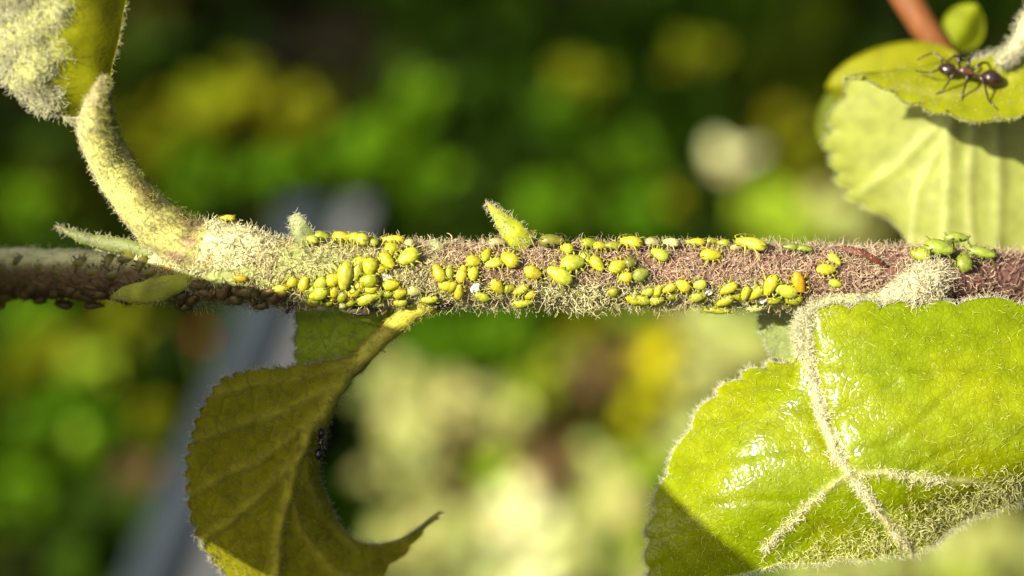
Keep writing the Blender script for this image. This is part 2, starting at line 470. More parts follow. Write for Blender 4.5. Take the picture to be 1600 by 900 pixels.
def leaf_blade(name, ctrl, nu, nv, mat, colf, parent, edges=(), thick=5.0, relief=None, label=None, flipn=None):
    """curved leaf sheet with real thickness; returns object, sheet points, normals and pixel grid"""
    G = patch(ctrl, nu, nv)
    for e in edges: G = serrate(G, *e)
    L = loc(G); N = grid_normals(L)
    if flipn is not None and (N @ np.array(flipn)).mean() < 0: N = -N
    if relief is not None:
        L = L + N * relief(G)[..., None]; N2 = grid_normals(L)
        N = np.where((N2 * N).sum(-1, keepdims=True) < 0, -N2, N2)
    C = colf(G, N)
    a, b = L.shape[:2]
    V = np.concatenate([L.reshape(-1, 3), (L - N * thick).reshape(-1, 3)])
    i = np.arange(a - 1)[:, None]; j = np.arange(b - 1)[None]
    f1 = np.stack([i * b + j, (i + 1) * b + j, (i + 1) * b + j + 1, i * b + j + 1], -1).reshape(-1, 4)
    f2 = f1[:, ::-1] + a * b
    rim = np.concatenate([np.arange(b), np.arange(1, a) * b + b - 1, (a - 1) * b + np.arange(b - 2, -1, -1), np.arange(a - 2, 0, -1) * b])
    r2 = np.roll(rim, -1)
    f3 = np.stack([rim, rim + a * b, r2 + a * b, r2], -1)
    # orient consistently with N
    fn = np.cross(V[f1[:, 1]] - V[f1[:, 0]], V[f1[:, 2]] - V[f1[:, 0]])
    if (fn * N[:-1, :-1].reshape(-1, 3)).sum() < 0:
        f1 = f1[:, ::-1]; f2 = f2[:, ::-1]; f3 = f3[:, ::-1]
    CC = np.concatenate([C.reshape(-1, 3)] * 2)
    uvp = np.concatenate([np.concatenate([G[..., :2], 0 * G[..., :1]], -1).reshape(-1, 3), np.concatenate([G[..., :2], 0 * G[..., :1] + 50], -1).reshape(-1, 3)])
    o = add_local(name, V, np.concatenate([f1, f2, f3]), mat, parent, TWIG_BASE, CC, uvp)
    if label: o['label'] = label
    return o, L, N, G

def leaf_hairs(parent, L, N, G, count, length, rad, colr, lay, curl, weight=None, name='down', bias=None):
    a, b = L.shape[:2]
    area = np.linalg.norm(np.cross(np.gradient(L, axis=0), np.gradient(L, axis=1)), axis=-1)
    w = area if weight is None else area * weight(G)
    w = w.ravel() / w.sum()
    q = rng.choice(a * b, count, p=w)
    jit = np.gradient(L, axis=0).reshape(-1, 3)[q] * rng.uniform(-.5, .5, (count, 1)) + np.gradient(L, axis=1).reshape(-1, 3)[q] * rng.uniform(-.5, .5, (count, 1))
    V, F, C = hairs(L.reshape(-1, 3)[q] + jit, N.reshape(-1, 3)[q], rng.uniform(0.5, 1.25, count) * length, rad, curl, lay,
                    np.array(colr) * rng.uniform(0.7, 1.15, (count, 1)), seg=4, bias=bias)
    h = add_local(name, V, F, M_HAIR, parent, TWIG_BASE, C, smooth=False); tag(h, kind='stuff')
    return h

def edge_hairs(parent, L, N, which, count, length, rad, colr, lo=0.0, hi=1.0):
    """short hairs standing out from one border"""
    E, I = {'u0': (L[0], L[3]), 'u1': (L[-1], L[-4]), 'v0': (L[:, 0], L[:, 3]), 'v1': (L[:, -1], L[:, -4])}[which]
    n = len(E); t = rng.uniform(lo * (n - 1), hi * (n - 1.001), count); i = t.astype(int); f = (t - i)[:, None]
    P = E[i] * (1 - f) + E[i + 1] * f; out = nrmz(E[i] - I[i])
    V, F, C = hairs(P, out, rng.uniform(0.4, 1.2, count) * length, rad, 0.35, 0.45, np.array(colr) * rng.uniform(0.7, 1.15, (count, 1)), seg=4)
    h = add_local('edge_down', V, F, M_HAIR, parent, TWIG_BASE, C, smooth=False); tag(h, kind='stuff')

LIME = np.array((0.205, 0.235, 0.002)); LIME2 = np.array((0.150, 0.205, 0.002)); PALE = np.array((0.34, 0.37, 0.14)); OLIVE = np.array((0.27, 0.26, 0.006))

# ---- big bright leaf at the right
C_MID = [(1257, 492), (1263, 570), (1282, 642), (1311, 718), (1328, 742), (1365, 792), (1425, 862)]
C_B1 = [(1328, 740), (1290, 765), (1250, 802), (1195, 858)]
C_B2 = [(1328, 740), (1385, 738), (1440, 748), (1510, 752), (1600, 770)]
C_CREASE = [[(1262, 583), (1400, 581), (1620, 574)], [(1335, 705), (1400, 690), (1455, 640), (1500, 600)], [(1420, 740), (1490, 700), (1530, 660), (1570, 610)],
            [(1500, 750), (1560, 705), (1620, 650)], [(1290, 660), (1350, 630), (1400, 596)], [(1255, 610), (1200, 600), (1140, 612)], [(1275, 640), (1200, 640), (1110, 655)],
            [(1300, 705), (1210, 705), (1080, 730)], [(1270, 785), (1170, 780), (1050, 800)], [(1345, 770), (1290, 820), (1230, 865)], [(1380, 800), (1450, 795), (1520, 780)]]
def right_leaf():
    leaf = empty('leaf', (0, 0, 0)); leaf.parent = twig
    leaf['label'] = 'glossy bright lime green leaf with a pale woolly forked midrib'
    g = [  # t = base .. far end (rows), s = left border .. midrib .. right border
        [(1254, 566, 22), (1254, 545, 2), (1257, 492, -34), (1335, 477, -40), (1430, 476, -34), (1530, 471, -24), (1720, 474, 10)],
        [(1190, 574, 40), (1225, 590, -8), (1263, 572, -42), (1345, 552, -60), (1440, 550, -62), (1545, 545, -50), (1720, 540, -20)],
        [(1112, 622, 48), (1190, 640, -24), (1283, 645, -58), (1365, 625, -72), (1455, 620, -78), (1560, 612, -76), (1720, 600, -60)],
        [(1048, 722, 50), (1160, 715, -44), (1314, 722, -80), (1400, 705, -88), (1480, 690, -90), (1580, 676, -84), (1720, 650, -66)],
        [(1014, 830, 44), (1150, 800, -46), (1366, 794, -62), (1440, 770, -62), (1510, 752, -58), (1600, 732, -50), (1720, 700, -30)],
        [(1016, 950, 74), (1178, 888, -6), (1425, 862, 8), (1478, 826, 20), (1530, 804, 26), (1610, 768, 34), (1720, 720, 50)]]
    def relief(G):
        P = G[..., :2]
        h = -6 * np.exp(-(seg_dist(P, C_MID) / 16) ** 2) + 7 * np.exp(-(seg_dist(P, C_MID) / 5.5) ** 2)
        h += 2.0 * np.exp(-(seg_dist(P, C_B1) / 5) ** 2) + 1.6 * np.exp(-(seg_dist(P, C_B2) / 5) ** 2)
        for c in C_CREASE: h -= (1.9 + 1.3 * smooth_noise(P, 30, 17)) * np.exp(-(seg_dist(P, c) / 8) ** 2)
        h += 1.6 * smooth_noise(P, 22, 11) + 0.35 * smooth_noise(P, 8, 12)
        return h
    def colf(G, N):
        P = G[..., :2]
        f = 0.5 + 0.5 * np.clip(smooth_noise(P, 60, 13), -1, 1)
        c = LIME * f[..., None] + LIME2 * (1 - f)[..., None]
        v = np.maximum(np.exp(-(seg_dist(P, C_MID) / 6.5) ** 2), 0.5 * np.maximum(np.exp(-(seg_dist(P, C_B1) / 5) ** 2), np.exp(-(seg_dist(P, C_B2) / 4.5) ** 2) * (P[..., 0] < 1560)))
        c = c * (1 - v)[..., None] + np.array((0.52, 0.48, 0.24)) * v[..., None]
        for cc in C_CREASE: c = c * (1 - 0.12 * np.exp(-(seg_dist(P, cc) / 4) ** 2))[..., None]
        return c
    o, L, N, G = leaf_blade('blade', g, 170, 260, M_LEAF_TOP, colf, leaf, edges=(('v0', 9, 13, 5, .07), ('u0', 8, 12, 3, .07), ('u1', 8, 8, 8, .06)), thick=6, relief=relief)
    yl = (0.66, 0.66, 0.16)
    leaf_hairs(o, L, N, G, 2900, 12, 0.38, yl, 0.92, 0.5, weight=lambda G: 0.25 + 0.55 * (0.5 + 0.5 * np.clip(smooth_noise(G[..., :2], 40, 21), -1, 1)) * (1 - 0.6 * ((G[..., 1] < 640) & (G[..., 0] > 1265))))
    # dense wool along the midrib and its forks
    def near(G):
        P = G[..., :2]
        nz = np.clip(0.75 + 0.8 * smooth_noise(P, 9, 23), 0.05, 1.6)
        return nz * np.exp(-(seg_dist(P, C_MID) / 8) ** 2) * np.clip(1 - (P[..., 1] - 735) / 160, 0.25, 1) + 0.20 * nz * np.exp(-(seg_dist(P, C_B1) / 7) ** 2) + 0.16 * nz * np.exp(-(seg_dist(P, C_B2) / 9) ** 2) * (P[..., 0] < 1480)
    leaf_hairs(o, L, N, G, 3000, 13, 0.55, (0.88, 0.82, 0.55), 0.88, 0.5, weight=near, name='midrib_wool')
    # dense down on the part that rolls away at the bottom
    roll = lambda G: np.clip((G[..., 1] - (905 - 0.36 * (G[..., 0] - 1200)) + 58) / 58, 0, 1) ** 1.5 * (G[..., 0] > 1190)
    leaf_hairs(o, L, N, G, 2600, 16, 0.5, (0.74, 0.74, 0.30), 0.75, 0.45, weight=roll, name='rolled_edge_down')
    w = (0.66, 0.64, 0.46)
    edge_hairs(o, L, N, 'v0', 900, 12, 0.45, w); edge_hairs(o, L, N, 'u0', 1300, 11, 0.45, w); edge_hairs(o, L, N, 'u1', 1200, 16, 0.45, w)
    # stalk of the leaf, under the twig
    tube_part('petiole', [(1430, 470, 4, 20), (1370, 470, -4, 22), (1310, 474, -14, 20), (1268, 490, -22, 14), (1256, 520, -26, 10), (1258, 556, -30, 8)], M_STALK, leaf,
              const((0.32, 0.34, 0.15)), hair=(3600, 20, 0.5, const((0.72, 0.71, 0.46)), 0.72, 0.5), ns=18)
leaf_c = right_leaf()

# ---- shaded leaf in the middle
B_MID = [(648, 482), (600, 522), (560, 562), (520, 615), (482, 675), (455, 745), (437, 830), (430, 930)]
B_VEINS = [[(560, 562), (480, 590), (400, 600), (335, 615)], [(535, 595), (450, 640), (370, 665), (300, 690)], [(500, 645), (420, 710), (350, 745), (298, 770)],
           [(468, 710), (400, 780), (350, 820), (305, 850)], [(530, 600), (510, 640), (500, 690)], [(482, 675), (478, 740), (500, 800), (560, 860)], [(452, 760), (470, 830), (520, 890), (560, 905)]]
def shaded_leaf():
    leaf = empty('leaf', (0, 0, 0)); leaf.parent = twig
    leaf['label'] = 'shaded olive leaf hanging below the twig, underside showing, tip curled'
    g = [
        [(566, 556, 20), (572, 552, 14), (576, 548, 8), (580, 550, 10), (585, 552, 16)],
        [(468, 573, -14), (500, 586, -8), (530, 602, -6), (536, 598, 12), (537, 594, 34)],
        [(352, 594, -50), (420, 640, -30), (482, 676, -16), (502, 676, 6), (509, 672, 44)],
        [(300, 690, -36), (375, 730, -10), (456, 746, 8), (488, 748, 34), (503, 748, 84)],
        [(299, 800, 10), (365, 815, 30), (437, 832, 48), (490, 838, 76), (545, 836, 124)],
        [(330, 868, 46), (375, 884, 64), (433, 895, 80), (540, 884, 118), (612, 846, 160)],
        [(370, 915, 74), (400, 925, 86), (436, 930, 98), (570, 915, 140), (690, 802, 200)]]
    def relief(G):
        P = G[..., :2]
        h = 7 * np.exp(-(seg_dist(P, B_MID) / 9) ** 2)
        for v in B_VEINS: h += 3.4 * np.exp(-(seg_dist(P, v) / 7) ** 2)
        return h + 2.0 * smooth_noise(P, 20, 31)
    def colf(G, N):
        P = G[..., :2]
        v = 0.9 * np.exp(-(seg_dist(P, B_MID) / 8) ** 2)
        for vv in B_VEINS: v = np.maximum(v, 0.5 * np.exp(-(seg_dist(P, vv) / 7) ** 2))
        c = OLIVE * (1 - v)[..., None] + np.array((0.42, 0.39, 0.04)) * v[..., None]
        return c
    o, L, N, G = leaf_blade('blade', g, 150, 130, M_LEAF_UNDER, colf, leaf, edges=(('v0', 26, 10, 2, .07), ('u1', 9, 10, 4, .06)), thick=6, relief=relief)
    leaf_hairs(o, L, N, G, 5200, 11, 0.40, (0.44, 0.42, 0.08), 0.85, 0.5)
    edge_hairs(o, L, N, 'v0', 1100, 11, 0.45, (0.5, 0.5, 0.32)); edge_hairs(o, L, N, 'v1', 700, 12, 0.45, (0.5, 0.5, 0.30))
    tube_part('petiole', [(676, 468, -6, 20), (648, 484, 0, 17), (610, 515, 6, 15), (576, 548, 8, 13), (545, 583, 0, 9), (515, 625, -8, 6)], M_STALK, leaf,
              const((0.30, 0.28, 0.03)), hair=(700, 11, 0.42, const((0.5, 0.48, 0.12)), 0.7, 0.4), ns=18)
shaded_leaf()

# ---- green flap of a leaf between the twig and the shaded leaf
def flap_leaf():
    leaf = empty('leaf', (0, 0, 0)); leaf.parent = twig
    leaf['label'] = 'small dark green leaf flap between the twig and the shaded leaf'
    g = [[(470, 440, 48), (464, 500, 44), (463, 548, 40), (466, 600, 44)],
         [(520, 440, 42), (515, 500, 34), (512, 550, 30), (510, 600, 34)],
         [(580, 440, 40), (575, 492, 28), (568, 540, 24), (562, 585, 30)],
         [(650, 440, 40), (640, 480, 28), (615, 515, 24), (590, 550, 26)]]
    lines = [[(640, 482), (560, 500), (470, 498)], [(600, 520), (540, 530), (466, 552)], [(580, 470), (530, 510), (500, 560)]]
    def colf(G, N):
        P = G[..., :2]; v = np.zeros(P.shape[:2])
        for q in lines: v = np.maximum(v, 0.6 * np.exp(-(seg_dist(P, q) / 4) ** 2))
        return np.array((0.28, 0.38, 0.010)) * (1 - v)[..., None] + np.array((0.36, 0.44, 0.05)) * v[..., None]
    o, L, N, G = leaf_blade('blade', g, 70, 70, M_LEAF_UNDER, colf, leaf, edges=(('u0', 5, 6, 6, .08),), thick=5, relief=lambda G: 2.5 * smooth_noise(G[..., :2], 14, 41))
    leaf_hairs(o, L, N, G, 900, 11, 0.4, (0.32, 0.36, 0.14), 0.75, 0.5)
    edge_hairs(o, L, N, 'u0', 260, 10, 0.42, (0.5, 0.52, 0.36))
flap_leaf()

# ---- leaf at the upper left with its stalk
def upper_left_leaf():
    leaf = empty('leaf', (0, 0, 0)); leaf.parent = twig
    leaf['label'] = 'leaf at the end of the thick woolly stalk, white down on its folded side'
    g = [[(92, 180, -122), (114, 184, -126), (134, 180, -128), (150, 176, -126), (166, 170, -118)],
         [(48, 152, -128), (80, 146, -148), (110, 132, -154), (145, 126, -146), (173, 118, -128)],
         [(8, 112, -142), (52, 100, -170), (96, 86, -176), (142, 72, -164), (186, 58, -140)],
         [(-6, 40, -150), (48, 34, -182), (100, 22, -188), (152, 4, -176), (204, -22, -150)],
         [(-60, -80, -160), (10, -90, -190), (90, -96, -194), (160, -100, -184), (228, -110, -160)],
         [(-120, -260, -150), (-20, -270, -200), (90, -270, -190), (170, -260, -150), (220, -240, -100)]]
    def white(P):
        return 1 / (1 + np.exp((P[..., 0] - 92 - 9 * np.sin(P[..., 1] * 0.09) - 5 * np.sin(P[..., 1] * 0.23) + 0.12 * (P[..., 1] - 60)) / 5))
    def colf(G, N):
        P = G[..., :2]; w = white(P)
        base = np.array((0.215, 0.225, 0.004)) * (1 + 0.35 * smooth_noise(P, 45, 55))[..., None]
        return base * (1 - w)[..., None] + np.array((0.42, 0.44, 0.11)) * w[..., None]
    o, L, N, G = leaf_blade('blade', g, 90, 90, M_LEAF_SOFT, colf, leaf, edges=(('v0', 10, 13, 3, .1),), thick=6,
                            relief=lambda G: 2.0 * smooth_noise(G[..., :2], 26, 51) + 6.0 * white(G[..., :2]) * (1 + smooth_noise(G[..., :2], 12, 52)))
    leaf_hairs(o, L, N, G, 6500, 20, 0.55, (0.66, 0.66, 0.42), 0.75, 0.55, weight=lambda G: white(G[..., :2]) * (0.25 + np.clip(smooth_noise(G[..., :2], 16, 53), 0, 1.5)) * (G[..., 1] > -120))
    edge_hairs(o, L, N, 'v0', 900, 16, 0.5, (0.62, 0.62, 0.42)); edge_hairs(o, L, N, 'v1', 220, 9, 0.35, (0.55, 0.56, 0.30)); edge_hairs(o, L, N, 'u0', 500, 15, 0.5, (0.66, 0.65, 0.42))
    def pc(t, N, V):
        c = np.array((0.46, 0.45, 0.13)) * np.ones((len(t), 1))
        b = np.clip((N[:, 0] - 0.25) * 2.2, 0, 1) * np.clip((t - 0.3) * 2.5, 0, 1) * np.clip(0.5 + smooth_noise(V, 14, 57), 0, 1)  # browner right flank: the side away from the sun, shaded by colour
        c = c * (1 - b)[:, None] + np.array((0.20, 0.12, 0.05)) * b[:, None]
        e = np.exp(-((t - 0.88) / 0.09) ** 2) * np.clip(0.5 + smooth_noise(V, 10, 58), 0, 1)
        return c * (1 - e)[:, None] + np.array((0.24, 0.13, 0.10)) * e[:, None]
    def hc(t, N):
        w = np.clip(0.5 - 0.8 * N[:, 0], 0, 1)[:, None]  # whiter hairs on the left flank, sunlight put into their colour
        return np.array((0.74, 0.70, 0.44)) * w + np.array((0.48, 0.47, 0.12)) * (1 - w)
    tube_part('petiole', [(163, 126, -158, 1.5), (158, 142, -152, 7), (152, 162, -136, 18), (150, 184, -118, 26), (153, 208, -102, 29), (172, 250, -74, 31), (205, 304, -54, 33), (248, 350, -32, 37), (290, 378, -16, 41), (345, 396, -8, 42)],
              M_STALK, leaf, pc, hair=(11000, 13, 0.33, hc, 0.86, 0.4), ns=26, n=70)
upper_left_leaf()

# ---- leaves behind at the upper right
def right_back_leaf():
    leaf = empty('leaf', (0, 0, 0)); leaf.parent = twig
    leaf['label'] = 'pale leaf underside with soft ribs hanging behind the twig'
    g = [[(1336, 118, 236), (1405, 140, 214), (1480, 170, 200), (1560, 184, 190), (1720, 190, 190)],
         [(1300, 188, 262), (1385, 196, 226), (1475, 212, 206), (1565, 216, 196), (1720, 215, 196)],
         [(1300, 246, 276), (1382, 250, 236), (1472, 262, 210), (1567, 262, 200), (1720, 262, 205)],
         [(1334, 312, 282), (1398, 312, 240), (1475, 326, 214), (1570, 330, 206), (1720, 330, 215)],
         [(1398, 346, 262), (1425, 362, 240), (1490, 396, 216), (1575, 404, 210), (1720, 400, 225)],
         [(1436, 404, 240), (1452, 430, 226), (1505, 450, 214), (1580, 460, 212), (1720, 460, 230)]]
    g = [[(x, y, d + 110) for x, y, d in row] for row in g]
    ribs = [[(1486, 172), (1478, 260), (1474, 420)], [(1556, 200), (1560, 300), (1556, 420)], [(1470, 190), (1400, 260), (1345, 300)], [(1480, 200), (1430, 300), (1425, 380)], [(1520, 190), (1512, 300), (1520, 420)]]
    def relief(G):
        P = G[..., :2]; h = 2.0 * smooth_noise(P, 30, 61)
        for r in ribs: h = h + 5 * np.exp(-(seg_dist(P, r) / 9) ** 2)
        return h + 9 * np.exp(-((P[..., 0] - 1484) / 26) ** 2) - 8 * np.exp(-((P[..., 0] - 1590) / 30) ** 2)
    def colf(G, N):
        P = G[..., :2]; v = np.zeros(P.shape[:2])
        for r in ribs: v = np.maximum(v, 0.7 * np.exp(-(seg_dist(P, r) / 7) ** 2))
        c = np.array((0.27, 0.30, 0.07)) * (1 - v)[..., None] + np.array((0.40, 0.43, 0.15)) * v[..., None]
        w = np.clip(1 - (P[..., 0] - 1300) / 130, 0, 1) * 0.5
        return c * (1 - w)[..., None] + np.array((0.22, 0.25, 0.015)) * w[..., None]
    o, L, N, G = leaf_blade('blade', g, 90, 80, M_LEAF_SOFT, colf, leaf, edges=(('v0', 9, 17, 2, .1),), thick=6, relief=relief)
    edge_hairs(o, L, N, 'v0', 400, 10, 0.45, (0.5, 0.52, 0.3))

def ant_leaf():
    leaf = empty('leaf', (0, 0, 0)); leaf.parent = twig
    leaf['label'] = 'bright yellow green leaf lip that the ant walks on'
    g = [[(1322, 119, 120), (1372, 126, 112), (1412, 152, 92), (1478, 176, 76), (1530, 188, 70), (1585, 182, 74), (1640, 150, 90), (1740, 120, 130)],
         [(1326, 117, 124), (1378, 118, 120), (1424, 140, 104), (1484, 160, 90), (1535, 170, 86), (1590, 160, 92), (1645, 126, 108), (1745, 96, 148)],
         [(1332, 115, 132), (1388, 111, 134), (1440, 116, 126), (1498, 128, 118), (1548, 132, 116), (1600, 112, 124), (1655, 82, 140), (1750, 56, 170)],
         [(1340, 113, 140), (1400, 105, 150), (1450, 98, 156), (1508, 96, 154), (1556, 84, 156), (1604, 60, 164), (1660, 30, 176), (1755, 10, 196)]]
    g = [[(x, y, d + 50) for x, y, d in row] for row in g]
    def colf(G, N):
        P = G[..., :2]
        v = np.exp(-(seg_dist(P, [(1640, 60), (1570, 130), (1480, 150), (1400, 130)]) / 6) ** 2) * 0.4
        return np.array((0.215, 0.235, 0.006)) * (1 - v)[..., None] + np.array((0.30, 0.30, 0.07)) * v[..., None]
    o, L, N, G = leaf_blade('blade', g, 50, 110, M_LEAF_SOFT, colf, leaf, edges=(('u0', 7, 10, 4, .15),), thick=6, relief=lambda G: 2.2 * smooth_noise(G[..., :2], 24, 71), flipn=(0, -0.5, 0.8))
    leaf_hairs(o, L, N, G, 500, 10, 0.4, (0.5, 0.5, 0.2), 0.8, 0.5)
    edge_hairs(o, L, N, 'u0', 260, 9, 0.45, (0.6, 0.6, 0.34)); edge_hairs(o, L, N, 'u1', 400, 16, 0.5, (0.6, 0.6, 0.42), lo=0.45)
    tube_part('petiole', [(1560, 100, 160, 6), (1585, 80, 166, 12), (1612, 42, 170, 20), (1636, 0, 170, 24), (1670, -90, 160, 26), (1760, -240, 160, 28), (1900, -300, 220, 30), (2020, 100, 330, 32), (2010, 430, 400, 34)],
              M_STALK, leaf, const((0.30, 0.30, 0.16)), hair=(2200, 16, 0.5, const((0.62, 0.60, 0.42)), 0.6, 0.45), n=70)
    return L, N, G
right_back_leaf()
ANT_SHEET = ant_leaf()

def small_pale_leaf():
    leaf = empty('leaf', (0, 0, 0)); leaf.parent = twig
    leaf['label'] = 'small pale leaf underside peeking out below the twig by the bright leaf'
    g = [[(1196, 455, 62), (1225, 450, 56), (1258, 450, 52), (1290, 455, 52)],
         [(1188, 494, 66), (1222, 492, 54), (1256, 490, 48), (1285, 490, 48)],
         [(1196, 532, 70), (1226, 534, 58), (1254, 534, 48), (1280, 530, 48)],
         [(1212, 560, 74), (1232, 566, 62), (1254, 570, 52), (1270, 570, 50)]]
    o, L, N, G = leaf_blade('blade', g, 40, 40, M_LEAF_UNDER, lambda G, N: np.ones(G.shape[:2] + (1,)) * np.array((0.24, 0.29, 0.09)), leaf,
                            edges=(('v0', 4, 8, 2, .12),), thick=5, relief=lambda G: 1.5 * smooth_noise(G[..., :2], 12, 81))
    leaf_hairs(o, L, N, G, 500, 9, 0.4, (0.5, 0.54, 0.3), 0.7, 0.5); edge_hairs(o, L, N, 'v0', 200, 9, 0.42, (0.55, 0.57, 0.4))
small_pale_leaf()

# ---- large leaf of the same shoot, left of the frame towards the viewer: it shades the left end and the middle leaf
def shading_leaf():
    leaf = empty('leaf', (0, 0, 0)); leaf.parent = twig
    leaf['label'] = 'large leaf reaching forward from the left end of the twig'
    rows = [(330, 60, -20), (200, 110, -60), (0, 152, -110), (-500, 204, -190), (-640, 216, -220), (-780, 238, -230), (-970, 262, -230), (-1200, 244, -200), (-1487, 182, -150), (-1675, 128, -90), (-1900, 30, 0)]
    g = []
    for y, zt, zb in rows:
        r = []
        for q in (0, .25, .5, .75, 1):
            z = zt * (1 - q) + zb * q; x = -960 - 70 * math.sin(q * math.pi)
            f = 1 + y / DPX
            r.append((x / f + 800, 450 - z / f, y))
        g.append(r)
    o, L, N, G = leaf_blade('blade', g, 120, 40, M_LEAF_THIN, lambda G, N: np.ones(G.shape[:2] + (1,)) * np.array((0.30, 0.33, 0.02)), leaf, edges=(('v1', 26, 14, 3, .1),), thick=6,
                            relief=lambda G: 2.5 * smooth_noise(G[..., :2], 40, 91), flipn=(-1, -0.3, 0.3))
    yb = 330; f = 1 + yb / DPX
    xb, zb = -960 / f + 800, 450 - 20 / f
    tube_part('petiole', [(-260, 424, 500, 26), (-220, 432, 440, 22), (xb - 5, zb - 4, 360, 18), (xb, zb, 310, 14)], M_STALK, leaf, const((0.26, 0.26, 0.12)), ns=16, n=24)
shading_leaf()

# ---- stipules and bracts
def stip(pts, c0, c1, flat=0.45, hair=500, hl=9, label=None, hc=(0.62, 0.60, 0.42), up=None, tip0=0.72):
    c0 = np.array(c0); c1 = np.array(c1)
    def f(t, N, V):
        w = np.clip((t - tip0) / (1.0 - tip0), 0, 1)[:, None] ** 1.5
        return (c0 * (1 - w) + c1 * w) * (1 + 0.2 * smooth_noise(V, 9, 33))[:, None]
    return tube_part('stipule', pts, M_STIPULE, twig, f, ns=16, n=40, flat=flat, hair=(int(hair * 0.4), hl, 0.5, const(hc), 0.5, 0.45), label=label, up=up, wob=0.04)
stip([(824, 386, -22, 14), (815, 376, -26, 19), (802, 362, -26, 19), (789, 348, -22, 15), (776, 334, -16, 9), (766, 323, -10, 4), (759, 316, -6, 1.2)],
     (0.29, 0.32, 0.012), (0.38, 0.12, 0.03), label='bright green pointed stipule with a reddish tip', hair=650, hl=11)
stip([(484, 388, -18, 14), (480, 378, -22, 17), (472, 362, -20, 16), (464, 346, -14, 12), (458, 336, -10, 5)], (0.16, 0.19, 0.05), (0.34, 0.38, 0.20), label='grey green blunt stipule stub', hair=520, hl=11, tip0=0.3)
stip([(262, 408, 0, 10), (225, 392, 26, 12), (180, 382, 40, 12), (140, 375, 52, 10), (110, 364, 60, 6), (90, 353, 66, 1.5)], (0.15, 0.18, 0.04), (0.13, 0.07, 0.02), label='long curved stipule with a dark tip', hair=520, hl=11, tip0=0.8)
stip([(312, 432, -24, 8), (285, 440, -28, 14), (250, 452, -30, 19), (215, 458, -24, 17), (190, 460, -18, 10), (172, 466, -14, 2)], (0.34, 0.37, 0.025), (0.30, 0.32, 0.03), label='drooping yellow green bract under the twig', hair=420, hl=10)
stip([(1388, 418, -26, 3), (1372, 408, -34, 5), (1350, 397, -34, 6), (1328, 391, -28, 6.5), (1310, 389, -24, 4.5), (1294, 387, -20, 1.2)], (0.11, 0.030, 0.014), (0.09, 0.02, 0.010), label='thin dry reddish brown bract', hair=330, hl=8)
stip([(690, 396, -22, 9), (684, 388, -26, 11), (678, 381, -24, 8), (672, 376, -20, 2)], (0.26, 0.28, 0.12), (0.30, 0.32, 0.16), label='tiny pale bud scale', hair=160, hl=9)
stip([(592, 478, -12, 5), (576, 484, -18, 8), (556, 486, -20, 7), (540, 484, -18, 2)], (0.06, 0.045, 0.02), (0.03, 0.02, 0.012), label='dark brown withered scale', hair=40, hl=8)

# ------------------------------------------------------------------ aphids
def lathe_x(prof, ns, flat_bottom=0.75):
    """continuous body along x; prof rows (x, ry, rz_top, zc)"""
    P = np.asarray(prof, float); n = len(P)
    th = np.linspace(0, 2 * math.pi, ns, endpoint=False)
    y = P[:, 1:2] * np.cos(th); s = np.sin(th)
    z = P[:, 3:4] + P[:, 2:3] * np.where(s < 0, s * flat_bottom, s)
    x = np.repeat(P[:, 0:1], ns, 1)
    V = np.stack([x, y, z], -1).reshape(-1, 3)
    i = np.arange(n - 1)[:, None]; j = np.arange(ns)[None]; j2 = (j + 1) % ns
    F = [tuple(f) for f in np.stack([i * ns + j, (i + 1) * ns + j, (i + 1) * ns + j2, i * ns + j2], -1).reshape(-1, 4).tolist()]
    F.append(tuple(range(ns))); F.append(tuple((n - 1) * ns + q for q in range(ns - 1, -1, -1)))
    return V, F

def aphid_body():
    ctl = np.array([(-0.53, 0.012, 0.02, 0.0), (-0.50, 0.06, 0.07, 0.0), (-0.46, 0.24, 0.25, 0), (-0.36, 0.39, 0.40, 0), (-0.20, 0.48, 0.49, 0), (-0.02, 0.49, 0.50, 0), (0.14, 0.43, 0.44, 0),
                    (0.27, 0.37, 0.37, 0), (0.37, 0.30, 0.30, 0), (0.44, 0.24, 0.24, 0.0), (0.49, 0.14, 0.14, 0), (0.505, 0.02, 0.02, 0)])
    P = cr(ctl, 34)
    P[:, 1:3] = np.maximum(P[:, 1:3], 0.01)
    g = 1 - 0.035 * (np.abs(np.sin(P[:, 0] * 26)) ** 6) * (np.abs(P[:, 0]) < 0.42)
    P[:, 1] *= g; P[:, 2] *= g
    return lathe_x(P, 18)

def limb(pts, radii, ns=5):
    path = cr(np.array(pts, float), 9); r = np.interp(np.linspace(0, 1, 9), np.linspace(0, 1, len(radii)), radii)
    V, F, _, _ = tube(path, r, ns, up=(0.3, 0.2, 1.0)); return V, F

